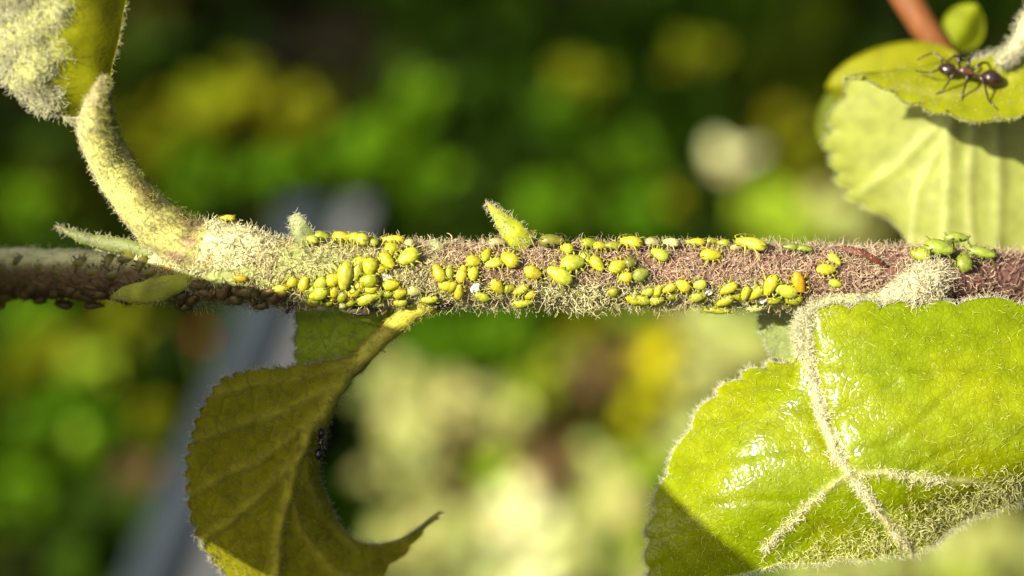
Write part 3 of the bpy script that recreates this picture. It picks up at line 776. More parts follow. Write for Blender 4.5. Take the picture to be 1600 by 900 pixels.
AV, AF = aphid_body()
ME_ABODY = mesh_data('body', AV, AF, M_APHID)
ME_LEGS = []
for sd in (1, -1):
    for (x0, dx, rch) in ((0.28, 0.22, 0.62), (0.12, -0.04, 0.70), (-0.02, -0.34, 0.86)):
        V, F = limb([(x0, 0.28 * sd, -0.15), (x0 + dx * 0.5, 0.60 * sd, 0.10), (x0 + dx, (0.35 + rch * 0.6) * sd, -0.35), (x0 + dx * 1.25, (0.4 + rch * 0.7) * sd, -0.55)], (0.05, 0.042, 0.026, 0.016))
        ME_LEGS.append(mesh_data('leg', V, F, M_LIMB))
ME_ANT, ME_CORN, ME_EYES = [], [], []
for sd in (1, -1):
    V, F = limb([(0.46, 0.09 * sd, 0.08), (0.56, 0.26 * sd, 0.2), (0.40, 0.55 * sd, 0.28), (0.02, 0.70 * sd, 0.28)], (0.03, 0.02, 0.014, 0.008)); ME_ANT.append(mesh_data('antenna', V, F, M_LIMB))
    V, F = limb([(-0.30, 0.27 * sd, 0.24), (-0.40, 0.33 * sd, 0.33), (-0.50, 0.36 * sd, 0.40)], (0.045, 0.035, 0.03)); ME_CORN.append(mesh_data('cornicle', V, F, M_LIMB))
    P = np.array([(0, .012, .012, 0), (0.014, .034, .034, 0), (0.035, .036, .036, 0), (0.05, .012, .012, 0)]); V, F = lathe_x(P, 6, 1.0)
    V = V + np.array((0.40, 0.19 * sd, 0.08)); ME_EYES.append(mesh_data('eye', V, F, M_EYE))

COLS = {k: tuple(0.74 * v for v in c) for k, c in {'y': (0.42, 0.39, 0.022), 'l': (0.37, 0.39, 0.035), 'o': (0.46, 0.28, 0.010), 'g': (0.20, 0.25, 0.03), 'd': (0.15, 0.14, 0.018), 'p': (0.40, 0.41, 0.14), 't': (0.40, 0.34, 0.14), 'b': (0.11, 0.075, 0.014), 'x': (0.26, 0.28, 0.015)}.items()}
def aphid(px, py, Lp, Wp, ang, ck, label, group=None, hrel=0.85, lift=1.0, frame=None, flip=None, legs=True):
    H = Wp * hrel
    ay0, _, R0 = axis_at(px)
    if frame is None and py < ay0 - R0 * 0.86: H *= 1.15; lift += 3.0
    if frame is None: c, n = stem_frame(px, py, 0.40 * H + lift)
    else: c, n = frame
    a = math.radians(ang + (180 if (flip if flip is not None else random.random() < 0.5) else 0))
    t = np.array([math.cos(a), 0.0, math.sin(a)])
    t = t - (t @ n) * n
    if np.linalg.norm(t) < 0.25: t = t + np.array([0.35, 0, 0])
    t = t - (t @ n) * n; t /= np.linalg.norm(t); b = np.cross(n, t)
    e = empty('aphid', (0, 0, 0))
    Rm = np.eye(4); sc = K
    Rm[:3, 0] = M3 @ (t * Lp * sc); Rm[:3, 1] = M3 @ (b * Wp * sc); Rm[:3, 2] = M3 @ (n * H * sc); Rm[:3, 3] = wld(c)
    e.matrix_world = Matrix(Rm.tolist())
    tag(e, label, 'aphid', group)
    k = np.array(COLS[ck]) * (np.array((1, 1, 1)) + rng.uniform(-0.05, 0.05, 3)) * rng.uniform(0.88, 1.12)
    o = add_obj('body', ME_ABODY, e); o.color = (*k, 1)
    lk = k * 0.65 + np.array((0.05, 0.045, 0.01)) if ck != 'b' else k * 0.5
    if ck in 'gd': lk = k * 0.35
    if legs:
        for m in ME_LEGS + ME_ANT: q = add_obj(m.name.split('.')[0], m, e); q.color = (*lk, 1)
    for m in ME_CORN: q = add_obj('cornicle', m, e); q.color = (*(k * 0.6), 1)
    for m in ME_EYES: q = add_obj('eye', m, e); q.color = (0.02, 0.012, 0.008, 1)
    return e

S_CL = ('small yellow green aphid packed in the dense cluster above the shaded leaf', 'aphids in the dense cluster')
S_TOP1 = ('yellow aphid on the upper edge of the twig beyond the grey green stipule stub', 'aphids on the upper edge by the stipule stub')
S_SHELF = ('pair of bright yellow aphids side by side below the tiny bud scale', 'bright pair below the bud scale')
S_SK = ('small yellow aphid on matted down below the bright pointed stipule', 'aphids below the pointed stipule')
S_LOW1 = ('yellow green aphid on the lower edge between shaded leaf and white woolly patch', 'aphids on the lower edge before the woolly patch')
S_MAU = ('yellow green aphid on bare mauve bark in the middle of the twig', 'aphids on the mauve bark')
S_TOP2 = ('aphid sitting on the upper edge of the twig right of the pointed stipule', 'aphids on the upper edge of the mauve bark')
S_LOW2 = ('yellow green aphid on the lower edge between white woolly patch and flat shed skin', 'aphids on the lower edge past the woolly patch')
S_LOW3 = ('yellow aphid crowding the lower edge beside the bright leaf stalk', 'aphids beside the bright leaf stalk')
S_RED = ('small yellow aphid on the mauve bark just below the reddish brown bract', 'aphids below the reddish bract')
S_GRN = ('plump green aphid in the group of five on top of the twig by the bump', 'green aphids by the bump')
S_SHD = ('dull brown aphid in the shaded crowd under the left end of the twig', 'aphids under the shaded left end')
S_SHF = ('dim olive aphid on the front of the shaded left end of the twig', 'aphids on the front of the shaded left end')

def r3(X, Y): return 350 + X / 4, 300 + Y / 4
def r4(X, Y): return 700 + X / 4, 300 + Y / 4
def r5(X, Y): return 1050 + X / 5.293, 330 + Y / 5.293
def r6(X, Y): return 1250 + X / 4.5, 330 + Y / 4.5

def put(fn, s, rows):
    z = {r3: 4, r4: 4, r5: 5.293, r6: 4.5}[fn]
    for row in rows:
        X, Y, L, W, a, ck = row[:6]
        px, py = fn(X, Y)
        lb = row[6] if len(row) > 6 else None
        if s is S_CL:
            hue = {'y': 'yellow', 'l': 'lime green', 'x': 'dull olive', 'p': 'pale'}[ck]; low = py > 464
            s_use = ('small %s aphid %s' % (hue, 'on the bottom fringe of the dense cluster above the shaded leaf' if low else 'packed in the dense cluster above the shaded leaf'),
                     '%s aphids in the dense cluster%s' % (hue, ', bottom fringe' if low else ''))
        else: s_use = s
        aphid(px, py, 1.12 * L / z, 1.14 * W / z, a, ck, lb or s_use[0], None if lb else s_use[1])

put(r3, S_CL, [(350, 605, 100, 52, 10, 'y'), (428, 565, 68, 60, 40, 'y'), (500, 575, 90, 65, 70, 'y'), (605, 572, 84, 70, 30, 'l'), (685, 550, 86, 75, 20, 'y'),
    (758, 522, 160, 92, 82, 'l', 'largest plump aphid standing out on top of the dense cluster'), (832, 490, 115, 62, 75, 'l'), (860, 432, 90, 55, 0, 'l'), (915, 465, 98, 92, 80, 'y'),
    (905, 555, 105, 85, 10, 'x'), (595, 635, 120, 85, 30, 'l'), (562, 680, 85, 66, 45, 'l'), (685, 637, 104, 58, 80, 'y'), (745, 650, 84, 62, 60, 'x'), (812, 627, 80, 66, 30, 'y'),
    (915, 605, 88, 62, 20, 'y'), (895, 667, 128, 74, 35, 'l'), (968, 700, 64, 46, 0, 'p'), (1045, 582, 90, 62, 5, 'y'), (1022, 636, 64, 44, 10, 'x'), (1100, 635, 78, 62, 20, 'y'),
    (1105, 690, 84, 58, 20, 'l'), (612, 718, 78, 48, 0, 'p'), (745, 706, 62, 52, 70, 'p'), (655, 690, 70, 52, 60, 'x'), (785, 690, 76, 55, 30, 'x'), (555, 618, 78, 60, 20, 'x'), (965, 640, 70, 52, 40, 'x'),
    (845, 600, 72, 56, 60, 'y'), (985, 480, 66, 50, 20, 'y')])
put(r3, S_SHELF, [(1020, 427, 112, 74, -50, 'y'), (1156, 405, 128, 94, 38, 'l')])
put(r3, S_TOP1, [(735, 283, 112, 68, -38, 'y'), (815, 290, 92, 72, -15, 'y'), (860, 298, 96, 78, -60, 'l'), (1060, 298, 128, 52, -4, 'y'), (1050, 352, 84, 76, 30, 'y'), (1160, 322, 62, 56, -50, 't'),
    (545, 298, 92, 52, -48, 'l', 'slim aphid climbing on the grey green stipule stub'), (606, 278, 92, 66, -25, 'x'), (930, 315, 70, 45, -20, 'x')])
put(r3, S_SK, [(1345, 508, 108, 68, -62, 'y'), (1408, 502, 82, 48, 88, 'x'), (1487, 515, 102, 60, 76, 'y'), (1560, 512, 78, 62, 82, 'y'), (1558, 432, 84, 68, -10, 'y'), (1395, 588, 96, 60, -12, 'y'), (1468, 625, 96, 56, 86, 'y'), (1190, 620, 78, 60, -12, 'p')])
put(r3, S_LOW1, [(1280, 672, 108, 52, 10, 'l')])
put(r4, S_SK, [(238, 395, 86, 56, 70, 'y'), (288, 445, 102, 58, 15, 'l'), (388, 422, 112, 86, -38, 'y'), (310, 590, 94, 70, -52, 'y')])
put(r4, S_LOW1, [(215, 655, 88, 56, -35, 'l'), (458, 612, 98, 52, 34, 'y'), (515, 645, 72, 52, 42, 'y'), (465, 695, 120, 62, 25, 'l'), (382, 605, 64, 50, 20, 'x'), (25, 590, 70, 56, 40, 'y')])
put(r4, S_MAU, [(530, 503, 102, 76, -20, 'y'), (700, 520, 156, 88, -28, 'l', 'longest yellow aphid lying slantwise in the middle of the mauve bark'), (780, 442, 132, 96, 8, 'l'),
    (862, 410, 78, 62, -35, 'l'), (932, 448, 104, 70, -52, 'y'), (745, 355, 80, 64, -35, 'y'), (1060, 466, 104, 76, 25, 'y'), (1140, 440, 74, 66, 0, 'd', 'small dull olive aphid among the yellow ones on mauve bark'),
    (1110, 533, 78, 62, 0, 'y'), (1205, 516, 94, 74, 20, 'g', 'fresh green aphid beside the yellow ones on mauve bark'), (1325, 390, 110, 70, -40, 'l', 'lone yellow green aphid high on the mauve bark past the middle group')])
put(r4, S_TOP2, [(650, 308, 145, 82, -6, 'd', 'dark olive long legged aphid just right of the pointed stipule'), (305, 316, 92, 56, 10, 't', 'pale tan aphid just left of the pointed stipule'), (880, 322, 90, 66, 10, 'x'), (945, 338, 74, 52, 10, 'y'),
    (1025, 336, 96, 48, 0, 'x'), (1145, 315, 130, 76, -28, 'y'), (1275, 316, 80, 60, 10, 't'), (1395, 318, 94, 58, -38, 'p'), (1550, 315, 112, 50, 0, 'y'), (492, 275, 108, 72, -18, 'y', 'plump yellow aphid at the foot of the pointed stipule')])
put(r4, S_LOW2, [(1030, 626, 64, 56, 10, 'x'), (1250, 625, 70, 52, 10, 'l'), (1310, 620, 80, 48, 72, 'y'), (1385, 602, 86, 52, 30, 'y'), (1470, 586, 90, 66, -35, 'y'), (1576, 580, 76, 60, 5, 'l'), (1560, 656, 96, 62, 18, 'l'),
    (1158, 674, 90, 56, -38, 'y'), (1206, 672, 116, 62, -30, 'l'), (1305, 677, 90, 58, 25, 'l'), (1400, 655, 64, 40, 10, 'x')])
put(r5, S_TOP2, [(320, 362, 150, 98, 0, 'y', 'round bright yellow aphid high on the mauve bark below the upper edge'), (330, 252, 84, 60, -10, 'x'), (425, 266, 94, 66, -10, 'x'),
    (655, 272, 240, 108, -38, 'l', 'large green long legged aphid reared up on the upper edge'), (980, 298, 112, 60, -8, 'g'), (1092, 310, 122, 58, -18, 'g'), (530, 300, 90, 50, 20, 't')])
put(r5, S_LOW3, [(470, 640, 142, 78, 30, 'y'), (610, 682, 118, 72, 80, 'y'), (702, 676, 138, 78, 52, 'y'), (815, 612, 168, 98, 66, 'y', 'big yellow aphid standing upright against the lower bark'),
    (946, 660, 176, 106, -20, 'l'), (1050, 590, 160, 96, -70, 'o', 'orange yellow aphid standing above the others beside the bright leaf stalk'), (850, 735, 104, 70, 40, 'x'), (1010, 730, 132, 90, 20, 'x'),
    (440, 742, 152, 80, 50, 'l'), (378, 812, 224, 82, 8, 'l', 'long pale yellow green aphid hanging from the lower edge'), (690, 800, 145, 80, 36, 'p'), (550, 712, 96, 54, -30, 'x')])
put(r5, S_RED, [(1275, 482, 142, 88, 0, 'y'), (1345, 398, 116, 72, -48, 'l'), (1350, 596, 98, 62, -18, 'l')])
put(r6, S_GRN, [(975, 262, 190, 118, -24, 'g', 'large green aphid, biggest of the five beside the pale bump'), (852, 305, 126, 92, -12, 'x', 'dull yellow green aphid tucked against the biggest green one'), (1098, 190, 158, 80, -22, 'g', 'green aphid raised highest above the twig with legs showing'), (1270, 292, 190, 82, -24, 'g', 'slim green aphid of the five, farthest from the reddish bract'), (1150, 362, 132, 120, 85, 'g', 'round green aphid seen end on below the other green four')])
aphid(229, 374, 30, 18, -14, 'y', 'lone yellow aphid in the angle between leaf stalk and twig', frame=(loc((229, 374, -10)), np.array([-0.2, -0.75, 0.63])))
aphid(356, 340, 24, 13, -4, 'y', 'lone yellow aphid on top of the cream woolly node', frame=(loc((356, 341, -14)), np.array([0, -0.3, 0.95])))
aphid(375, 434, 22, 11, -8, 'o', 'orange aphid half hidden under the cream woolly node', frame=(loc((375, 435, -52)), np.array([0, -0.9, -0.43])))
aphid(266, 415, 28, 17, -10, 'o', 'dim orange aphid in shade left of the cream woolly node')
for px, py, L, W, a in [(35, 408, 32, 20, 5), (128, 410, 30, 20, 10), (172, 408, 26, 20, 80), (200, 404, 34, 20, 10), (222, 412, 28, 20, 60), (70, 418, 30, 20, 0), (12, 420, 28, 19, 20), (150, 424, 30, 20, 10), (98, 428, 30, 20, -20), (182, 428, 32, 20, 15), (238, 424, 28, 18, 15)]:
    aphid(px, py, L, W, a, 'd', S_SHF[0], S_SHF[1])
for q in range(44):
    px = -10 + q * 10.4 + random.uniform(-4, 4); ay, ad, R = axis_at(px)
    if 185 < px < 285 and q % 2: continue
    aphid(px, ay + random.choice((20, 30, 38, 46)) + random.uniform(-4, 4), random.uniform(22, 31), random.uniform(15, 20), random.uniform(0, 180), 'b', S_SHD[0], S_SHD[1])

# shed skins: crumpled pale flakes
def shed_skin(px, py, s, ang, label):
    c, n = stem_frame(px, py, 3)
    th = np.linspace(0, 2 * math.pi, 14, endpoint=False); V = []; F = []
    a = math.radians(ang); t = np.array([math.cos(a), 0, math.sin(a)]); t -= (t @ n) * n; t /= np.linalg.norm(t); b = np.cross(n, t)
    for i, u in enumerate(np.linspace(-1, 1, 9)):
        r = math.sqrt(max(0, 1 - u * u)) + 0.05
        for q in th:
            k = r * (1 + 0.35 * math.sin(3 * q + i * 1.3 + px) + 0.2 * math.sin(5 * q - i * 2.1))
            V.append(c + s * (u * t + 0.5 * k * math.cos(q) * b + 0.42 * k * math.sin(q) * n))
    for i in range(8):
        for q in range(14): F.append((i * 14 + q, (i + 1) * 14 + q, (i + 1) * 14 + (q + 1) % 14, i * 14 + (q + 1) % 14))
    V = np.array(V); base = wld(c)
    o = add_local('shed_skin', V, F, M_SKIN, None, base, np.ones((len(V), 1)) * np.array((0.75, 0.72, 0.62)), V, smooth=False)
    tag(o, label, 'shed skin', 'shed aphid skins')
shed_skin(603, 432, 9, -35, 'white crumpled shed skin beside the dense aphid cluster')
shed_skin(743, 450, 10, 45, 'white crumpled shed skin below the bright pointed stipule')
shed_skin(1191, 469, 10, 15, 'larger white shed skin between aphids near the bright leaf stalk')
shed_skin(1105, 456, 9, -5, 'flat white shed skin under a yellow aphid on the lower edge')
shed_skin(1165, 473, 6, 0, 'tiny white shed skin fleck beside the larger one')

# ------------------------------------------------------------------ ants
def ant(c, n, heading, length, label, colr, legs_spread=1.0, elev=0.16, curl=0.0):
    """ant of body length `length` px, centre c (local), surface normal n"""
    t = np.array([math.cos(heading), 0, math.sin(heading)]); t = t - (t @ n) * n; t /= np.linalg.norm(t); b = np.cross(n, t)
    e = empty('ant', (0, 0, 0)); Rm = np.eye(4)
    for q, v in enumerate((t, b, n)): Rm[:3, q] = M3 @ (v * length * K)
    Rm[:3, 3] = wld(c)
    e.matrix_world = Matrix(Rm.tolist()); tag(e, label, 'ant')
    ctl = np.array([(0.50, .01, .01, .0), (0.47, .055, .05, .0), (0.40, .098, .085, .005), (0.31, .105, .09, .01), (0.245, .06, .055, .01), (0.225, .032, .03, .01), (0.20, .045, .05, .02), (0.14, .072, .085, .03),
                    (0.06, .06, .07, .025), (-0.02, .05, .062, .01), (-0.07, .028, .03, -.01), (-0.10, .03, .055, .015), (-0.125, .022, .025, -.01), (-0.16, .06, .06, .0), (-0.24, .125, .12, .01), (-0.33, .135, .13, .01),
                    (-0.42, .10, .10, .0), (-0.48, .05, .05, -.005), (-0.51, .008, .008, -.01)])
    P = cr(ctl, 64); P[:, 1:3] = np.maximum(P[:, 1:3], .006)
    g = 1 - 0.05 * (np.abs(np.sin(P[:, 0] * 48)) ** 8) * (P[:, 0] < -0.2)
    P[:, 1] *= g; P[:, 2] *= g; P[:, 3] += elev
    V, F = lathe_x(P, 16, 0.9)
    k = np.array(colr); mid = np.exp(-((V[:, 0] - 0.05) / 0.13) ** 2)[:, None]
    C = k * (1 - mid) + (k * 2.2 + np.array((0.03, 0.012, 0.003))) * mid
    add_obj('body', mesh_data('body', V, F, M_ANT, C), e)
    for sd in (1, -1):
        for x0, x1, x2, r in ((0.17, 0.30, 0.46, .40), (0.08, 0.06, 0.06, .42), (0.0, -0.22, -0.50, .46)):
            s = legs_spread
            V, F = limb([(x0, .05 * sd, elev), ((x0 + x1) / 2, .14 * sd * s, elev + .13), (x1, .24 * sd * s, elev + .08), (x1 * .6 + x2 * .4, .32 * sd * s, .03), (x2, r * sd * s, 0)], (.022, .026, .018, .014, .008))
            add_obj('leg', mesh_data('leg', V, F, M_ANT, np.ones((len(V), 1)) * k * 1.1), e)
        V, F = limb([(.44, .05 * sd, elev + .03), (.52, .16 * sd, elev + .10), (.60, .22 * sd, elev + .08), (.72, .18 * sd, elev + .02), (.82, .12 * sd, elev - .04)], (.016, .014, .012, .014, .012))
        add_obj('antenna', mesh_data('antenna', V, F, M_ANT, np.ones((len(V), 1)) * k), e)
        V, F = lathe_x(np.array([(0, .004, .004, 0), (.01, .018, .018, 0), (.03, .018, .018, 0), (.04, .004, .004, 0)]), 8, 1.0)
        add_obj('eye', mesh_data('eye', V + np.array((.35, .095 * sd, elev + .03)), F, M_ANT, np.ones((len(V), 1)) * 0.01), e)
    return e

def ant_on_leaf():
    L, N, G = ANT_SHEET
    q = np.unravel_index(np.argmin((G[..., 0] - 1512) ** 2 + (G[..., 1] - 128) ** 2), G.shape[:2])
    n = N[q]
    ant(L[q] + n * 1.0, n, math.radians(163), 108, 'dark brown ant with shiny abdomen walking on the bright leaf lip', (0.020, 0.010, 0.006))
ant_on_leaf()
BLK = (0.006, 0.004, 0.003)
ant(loc((451, 478, -24)), nrmz(np.array([0.15, -0.75, -0.65])), math.radians(-100), 26, 'tiny black ant hanging head down below the twig', BLK)
ant(loc((694, 474, -22)), nrmz(np.array([0.0, -0.7, -0.7])), math.radians(10), 30, 'tiny black ant under the twig right of the shaded leaf stalk', BLK)
ant(loc((497, 694, -4)), nrmz(np.array([0.5, -0.85, 0.1])), math.radians(78), 50, 'black ant tucked into the curled margin of the shaded leaf', BLK)

# ------------------------------------------------------------------ garden bed behind
def bed_leaf(n_len=5):
    """unit leaf along +x, slightly arched, 16 triangles"""
    xs = np.linspace(0, 1, n_len); w = np.array([0.03, 0.30, 0.36, 0.24, 0.02])
    V = []
    for x, ww in zip(xs, w):
        z = 0.25 * math.sin(x * 2.6)
        V += [(x, -ww, z + 0.05), (x, 0, z), (x, ww, z + 0.05)]
    F = []
    for i in range(n_len - 1):
        for j in range(2): F.append((i * 3 + j, (i + 1) * 3 + j, (i + 1) * 3 + j + 1, i * 3 + j + 1))
    return np.array(V), np.array(F)
BLV, BLF = bed_leaf()

def leaf_cloud(P, A, T, S, C):
    """P roots (n,3), A azimuth, T tilt up, S size, C colour -> V,F,C"""
    n = len(P); ca, sa, ct, st = np.cos(A), np.sin(A), np.cos(T), np.sin(T)
    ex = np.stack([ca * ct, sa * ct, st], -1); ey = np.stack([-sa, ca, 0 * sa], -1); ez = np.cross(ex, ey)
    V = P[:, None] + S[:, None, None] * (BLV[None, :, 0:1] * ex[:, None] + BLV[None, :, 1:2] * ey[:, None] + BLV[None, :, 2:3] * ez[:, None])
    F = (BLF[None] + (np.arange(n) * len(BLV))[:, None, None]).reshape(-1, 4)
    return V.reshape(-1, 3), F, np.repeat(C, len(BLV), 0)

BED = {'pale': ((0.36, 0.39, 0.12), 'blurred pale woolly leaved plant', 'pale plants in the bed'),
       'cream': ((0.70, 0.68, 0.36), 'blurred plant, sun highlights painted cream white', 'cream plants in the bed'),  # sun highlights on leaves, put into a cream base colour
       'lime': ((0.24, 0.34, 0.02), 'blurred lime green plant in the bed', 'lime green plants in the bed'),
       'yellow': ((0.40, 0.39, 0.010), 'blurred yellow leaved plant in the bed', 'yellow plants in the bed'),
       'green': ((0.060, 0.135, 0.003), 'blurred mid green plant in the bed', 'green plants in the bed'),
       'olive': ((0.12, 0.135, 0.004), 'blurred olive green plant in the bed', 'olive plants in the bed'),
       'dark': ((0.022, 0.045, 0.004), 'blurred dark green plant in the bed', 'dark plants in the bed'),
       'brown': ((0.12, 0.078, 0.032), 'blurred clump of dry brown leaves', 'dry brown clumps in the bed')}

def bed_plant(px, py, r, kind, leaves=20):
    base_c, label, group = BED[kind]
    c = ground_point(px, py, 0.02)
    dist = np.linalg.norm(c - np.array(cam.matrix_world.translation))
    R = r * K * dist / (DPX * K)
    base = np.array((c[0], c[1], -0.012))
    side = ('beside the blurred back leaves' if px > 1150 and py < 430 else 'above the twig' if py < 430 else 'left of the grey board' if px < 330 else
            'below the bright lime leaf' if px > 1080 and py > 840 else 'close to the bright lime leaf' if px > 960 else 'between brown clumps' if px > 760 else 'next to the shaded leaf')
    label = label + ' ' + side; group = group + ' ' + side
    e = empty('bed_plant', base); tag(e, label, 'plant', group)
    rr = np.random.default_rng(int(px * 31 + py))
    A = np.arange(leaves) * 2.4 + rr.uniform(0, 0.5, leaves); T = rr.uniform(0.0, 0.8, leaves)
    S = R * rr.uniform(0.45, 1.0, leaves)
    sp = rr.uniform(0.0, 0.75, leaves)
    P = np.stack([sp * R * np.cos(A * 1.7), sp * R * np.sin(A * 1.7), np.full(leaves, 0.030) - 0.25 * S * np.sin(T) + rr.uniform(-0.3, 0.2, leaves) * R], -1)
    P[:, 2] = np.maximum(P[:, 2], 0.008)
    C = np.array(base_c) * rr.uniform(0.7, 1.2, (leaves, 1)) * (1 + rr.uniform(-0.12, 0.12, (leaves, 3)))
    V, F, C = leaf_cloud(P, A, T, S, C)
    add_obj('foliage', mesh_data('foliage', V, F, M_GREEN, C, V / K * 0.2), e)
    sv, sf, _, _ = tube(np.array([(0, 0, -0.01), (0.0005, 0, 0.01), (0, 0.0004, float(P[:, 2].max()))]), np.array([0.0016, 0.0013, 0.0008]), 7, up=(0, 1, 0.1))
    add_obj('stem', mesh_data('stem', sv, sf, M_GREEN, np.ones((len(sv), 1)) * np.array((0.10, 0.13, 0.03)), sv / K * 0.2), e)

for a in [(250, 205, 85, 'olive'), (335, 190, 90, 'olive'), (380, 120, 40, 'olive'), (430, 270, 60, 'green'), (300, 270, 70, 'green'), (570, 250, 80, 'green'), (640, 170, 60, 'green'), (230, 90, 60, 'dark'), (60, 240, 50, 'dark'),
          (30, 330, 60, 'green'), (905, 140, 60, 'olive'), (860, 175, 48, 'green'), (1085, 85, 46, 'olive'), (1057, 304, 34, 'yellow'), (1131, 254, 42, 'cream'), (1215, 215, 70, 'olive'), (1250, 260, 60, 'olive'), (1190, 335, 62, 'lime'), (1290, 350, 60, 'pale'), (1340, 370, 46, 'pale'),
          (985, 250, 60, 'green'), (1000, 350, 80, 'green'), (860, 340, 70, 'green'), (730, 320, 60, 'dark'), (660, 300, 60, 'green'), (460, 190, 60, 'olive'), (1240, 380, 60, 'lime'),
          (145, 580, 62, 'lime'), (60, 560, 70, 'olive'), (40, 500, 60, 'green'), (190, 510, 60, 'olive'), (130, 690, 52, 'green'), (135, 700, 36, 'lime'), (245, 650, 46, 'olive'), (205, 750, 40, 'brown'), (50, 690, 70, 'green'), (20, 780, 60, 'green'), (110, 620, 60, 'green'), (270, 560, 40, 'dark'), (140, 800, 60, 'dark'), (240, 830, 50, 'dark'),
          (600, 610, 66, 'pale'), (640, 720, 78, 'pale'), (625, 680, 56, 'cream'), (655, 770, 50, 'pale'), (690, 640, 60, 'pale'), (720, 540, 76, 'green'), (640, 540, 60, 'green'), (800, 540, 60, 'green'), (850, 580, 52, 'lime'), (800, 610, 50, 'lime'), (780, 670, 62, 'pale'), (720, 690, 40, 'brown'), (700, 780, 46, 'brown'),
          (930, 600, 60, 'brown'), (960, 560, 50, 'brown'), (900, 530, 60, 'olive'), (1030, 570, 62, 'yellow'), (1010, 650, 60, 'yellow'), (1000, 500, 50, 'lime'), (1090, 520, 62, 'pale'), (1150, 550, 66, 'pale'), (1100, 600, 60, 'pale'), (1040, 480, 50, 'brown'),
          (850, 740, 56, 'brown'), (890, 720, 50, 'brown'), (810, 800, 62, 'cream'), (800, 850, 60, 'cream'), (730, 830, 70, 'pale'), (690, 870, 70, 'pale'), (950, 820, 76, 'pale'), (940, 740, 60, 'pale'), (1000, 740, 56, 'lime'), (900, 880, 60, 'pale'), (860, 880, 50, 'pale'), (980, 880, 60, 'lime'), (760, 740, 50, 'lime'), (620, 850, 60, 'pale'), (700, 930, 70, 'pale'), (820, 930, 70, 'cream'),
          (1060, 700, 50, 'pale'), (1250, 910, 70, 'pale'), (1350, 900, 70, 'pale'), (1450, 880, 70, 'pale'), (1540, 860, 66, 'pale'), (1600, 880, 60, 'pale'), (1500, 930, 60, 'lime'), (1180, 930, 60, 'green'), (1100, 930, 60, 'pale'), (370, 930, 44, 'pale'), (410, 935, 44, 'pale'), (1000, 930, 70, 'pale')]:
    bed_plant(*a)

def ground_cover():
    n = 30000
    x = rng.uniform(-0.55, 0.6, n); y = rng.uniform(0.05, 1.15, n)
    P = np.stack([x, y], -1)
    dens = smooth_noise(P, 0.035, 101)
    c0 = ground_point(800, 450)
    far = np.clip((y - c0[1]) / 0.10, -1, 1)
    keep = (dens + 0.8 - 0.15 * far + rng.normal(size=n) * 0.35) > 0
    P = P[keep]; n = len(P); f = smooth_noise(P, 0.05, 102)[:, None]
    C = np.array((0.013, 0.032, 0.0006)) * (1 + 0.6 * np.clip(f, -1, 1)) + np.array((0.02, 0.012, 0)) * np.clip(smooth_noise(P, 0.03, 103), 0, 1)[:, None]
    C = C * rng.uniform(0.3, 0.95, (n, 1))
    V, F, C = leaf_cloud(np.concatenate([P, rng.uniform(-0.004, 0.012, (n, 1))], 1), rng.uniform(0, 6.28, n), rng.uniform(0.0, 1.0, n), rng.uniform(0.008, 0.022, n), C)
    o = add_obj('ground_cover', mesh_data('ground_cover', V, F, M_GREEN, C, V / K * 0.2))
    tag(o, 'low dark green ground cover spread over the soil', 'ground cover', kind='stuff')
ground_cover()

# grey double board lying on the bed
def board():
    h = 0.03
    a0, a1 = ground_point(195, 905, h), ground_point(352, 905, h)
    b0, b1 = ground_point(448, 320, h), ground_point(584, 320, h)
    ext = 0.6
    a0, a1 = a0 + (a0 - b0) * ext, a1 + (a1 - b1) * ext
    e = empty('garden_board', np.array((*((a0 + a1 + b0 + b1) / 4)[:2], 0.0)))
    tag(e, 'blue grey double board with a dark groove lying on the bed behind the twig', 'board')
    base = np.array(e.location)
    m = objcol_material('weathered_grey_paint', 0.55, 0, 0.3, gscale=60)
    def strip(name, f0, f1, zt, zb, c):
        V = []
        for z in (zb, zt):
            for p, q in ((a0, a1), (b0, b1)):
                for f in (f0, f1): v = p * (1 - f) + q * f; V.append((v[0], v[1], z))
        V = np.array(V) - base
        F = [(0, 1, 3, 2), (4, 6, 7, 5), (0, 4, 5, 1), (2, 3, 7, 6), (0, 2, 6, 4), (1, 5, 7, 3)]
        me = mesh_data(name, V, F, m, smooth=False); o = add_obj(name, me, e); o.color = (*c, 1)
        bv = o.modifiers.new('bevel', 'BEVEL'); bv.width = 0.0012; bv.segments = 2
    strip('plank', 0, 0.47, 0.032, -0.015, (0.022, 0.029, 0.036)); strip('plank', 0.70, 1.0, 0.032, -0.015, (0.09, 0.095, 0.098)); strip('groove', 0.47, 0.70, 0.018, -0.013, (0.006, 0.010, 0.014))
board()

def red_flower(px, py, r):
    c = ground_point(px, py, 0.04); dist = np.linalg.norm(c - np.array(cam.matrix_world.translation)); R = r * dist / DPX
    base = np.array((c[0], c[1], -0.012)); e = empty('flower', base)
    tag(e, 'small orange red flower beside the grey board', 'flower')
    sv, sf, _, _ = tube(np.array([(0, 0, -0.01), (0.001, 0, 0.025), (0, 0, 0.052)]), np.array([0.0012, 0.001, 0.0009]), 7, up=(0, 1, 0.1))
    add_obj('stem', mesh_data('stem', sv, sf, M_GREEN, np.ones((len(sv), 1)) * np.array((0.08, 0.12, 0.02)), sv), e)
    for q in range(6):
        V, F, C = leaf_cloud(np.array([(0, 0, 0.052)]), np.array([q * 1.047]), np.array([0.35]), np.array([R]), np.array([(0.26, 0.06, 0.03)]))
        add_obj('petal', mesh_data('petal', V, F, M_GREEN, C, V), e)
red_flower(314, 532, 17)

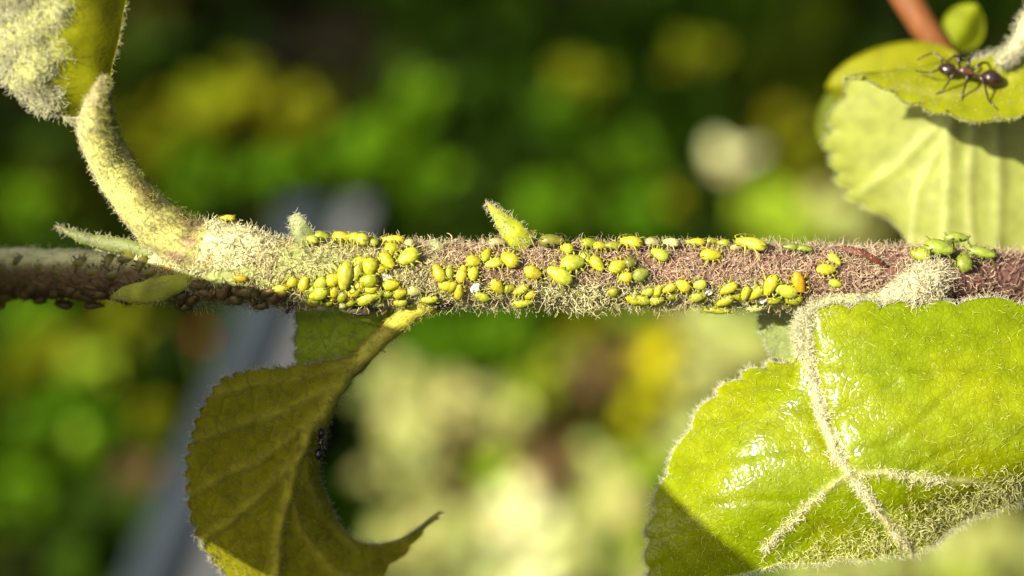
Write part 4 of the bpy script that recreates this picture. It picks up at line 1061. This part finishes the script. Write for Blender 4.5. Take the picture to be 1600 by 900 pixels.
# blurred shoot behind at the upper right: reddish stem, broad yellow green leaf and a round young leaf
def back_shoot():
    top = loc((1440, 40, 620)); foot = wld(loc((2300, 560, 1100))); foot[2] = -0.012
    e = empty('young_shoot', foot); tag(e, 'out of focus young shoot with red brown stem and yellow green leaves at the back', 'shoot')
    def part(name, V, F, C):
        add_obj(name, mesh_data(name, wld(V) - foot, F, M_LEAF_SOFT, C, V), e)
    A = np.array([(1360, -90, 640, 22), (1405, -20, 620, 23), (1442, 40, 600, 22), (1478, 95, 600, 18), (1500, 170, 620, 15), (1570, 260, 680, 15), (1720, 330, 760, 16)], float)
    pp = cr(A[:, :3], 40); rr = cr(A[:, 3:4], 40)[:, 0] * (1 + pp[:, 2] / DPX)
    path = loc(pp)
    gl = np.linalg.inv(M3) @ ((foot - MT) / K)
    path = np.concatenate([path, np.linspace(path[-1], gl, 12)[1:]]); rr = np.concatenate([rr, np.full(11, rr[-1])])
    V, F, N, it = tube(path, rr, 14)
    part('stem', V, F, np.ones((len(V), 1)) * np.array((0.22, 0.085, 0.03)))
    for nm, ctr, lx, lz, ang, c in (('leaf', (1395, 112, 560), 105, 44, 14, (0.22, 0.23, 0.006)), ('leaf', (1508, 42, 600), 40, 36, 60, (0.19, 0.23, 0.006)), ('leaf', (1340, 190, 640), 70, 60, -70, (0.10, 0.13, 0.01))):
        a = math.radians(ang); c0 = loc(ctr); G = np.zeros((15, 9, 3))
        for i, u in enumerate(np.linspace(-1, 1, 15)):
            w = max(0.03, (1 - u * u)) ** 0.6
            for j, v in enumerate(np.linspace(-1, 1, 9)):
                x = u * lx * 1.17; z = v * w * lz * 1.17
                G[i, j] = c0 + np.array([x * math.cos(a) - z * math.sin(a), 0.5 * abs(z) - 0.3 * z + 0.001 * x * x, x * math.sin(a) + z * math.cos(a)])
        Nn = grid_normals(G); V = np.concatenate([G.reshape(-1, 3), (G - Nn * 6).reshape(-1, 3)])
        i = np.arange(14)[:, None]; j = np.arange(8)[None]; f1 = np.stack([i * 9 + j, (i + 1) * 9 + j, (i + 1) * 9 + j + 1, i * 9 + j + 1], -1).reshape(-1, 4)
        rim = np.concatenate([np.arange(9), np.arange(1, 15) * 9 + 8, 14 * 9 + np.arange(7, -1, -1), np.arange(13, 0, -1) * 9]); r2 = np.roll(rim, -1)
        part(nm, V, np.concatenate([f1, f1[:, ::-1] + 135, np.stack([rim, rim + 135, r2 + 135, r2], -1)]), np.ones((len(V), 1)) * np.array(c))
back_shoot()
bpy.context.view_layer.update()
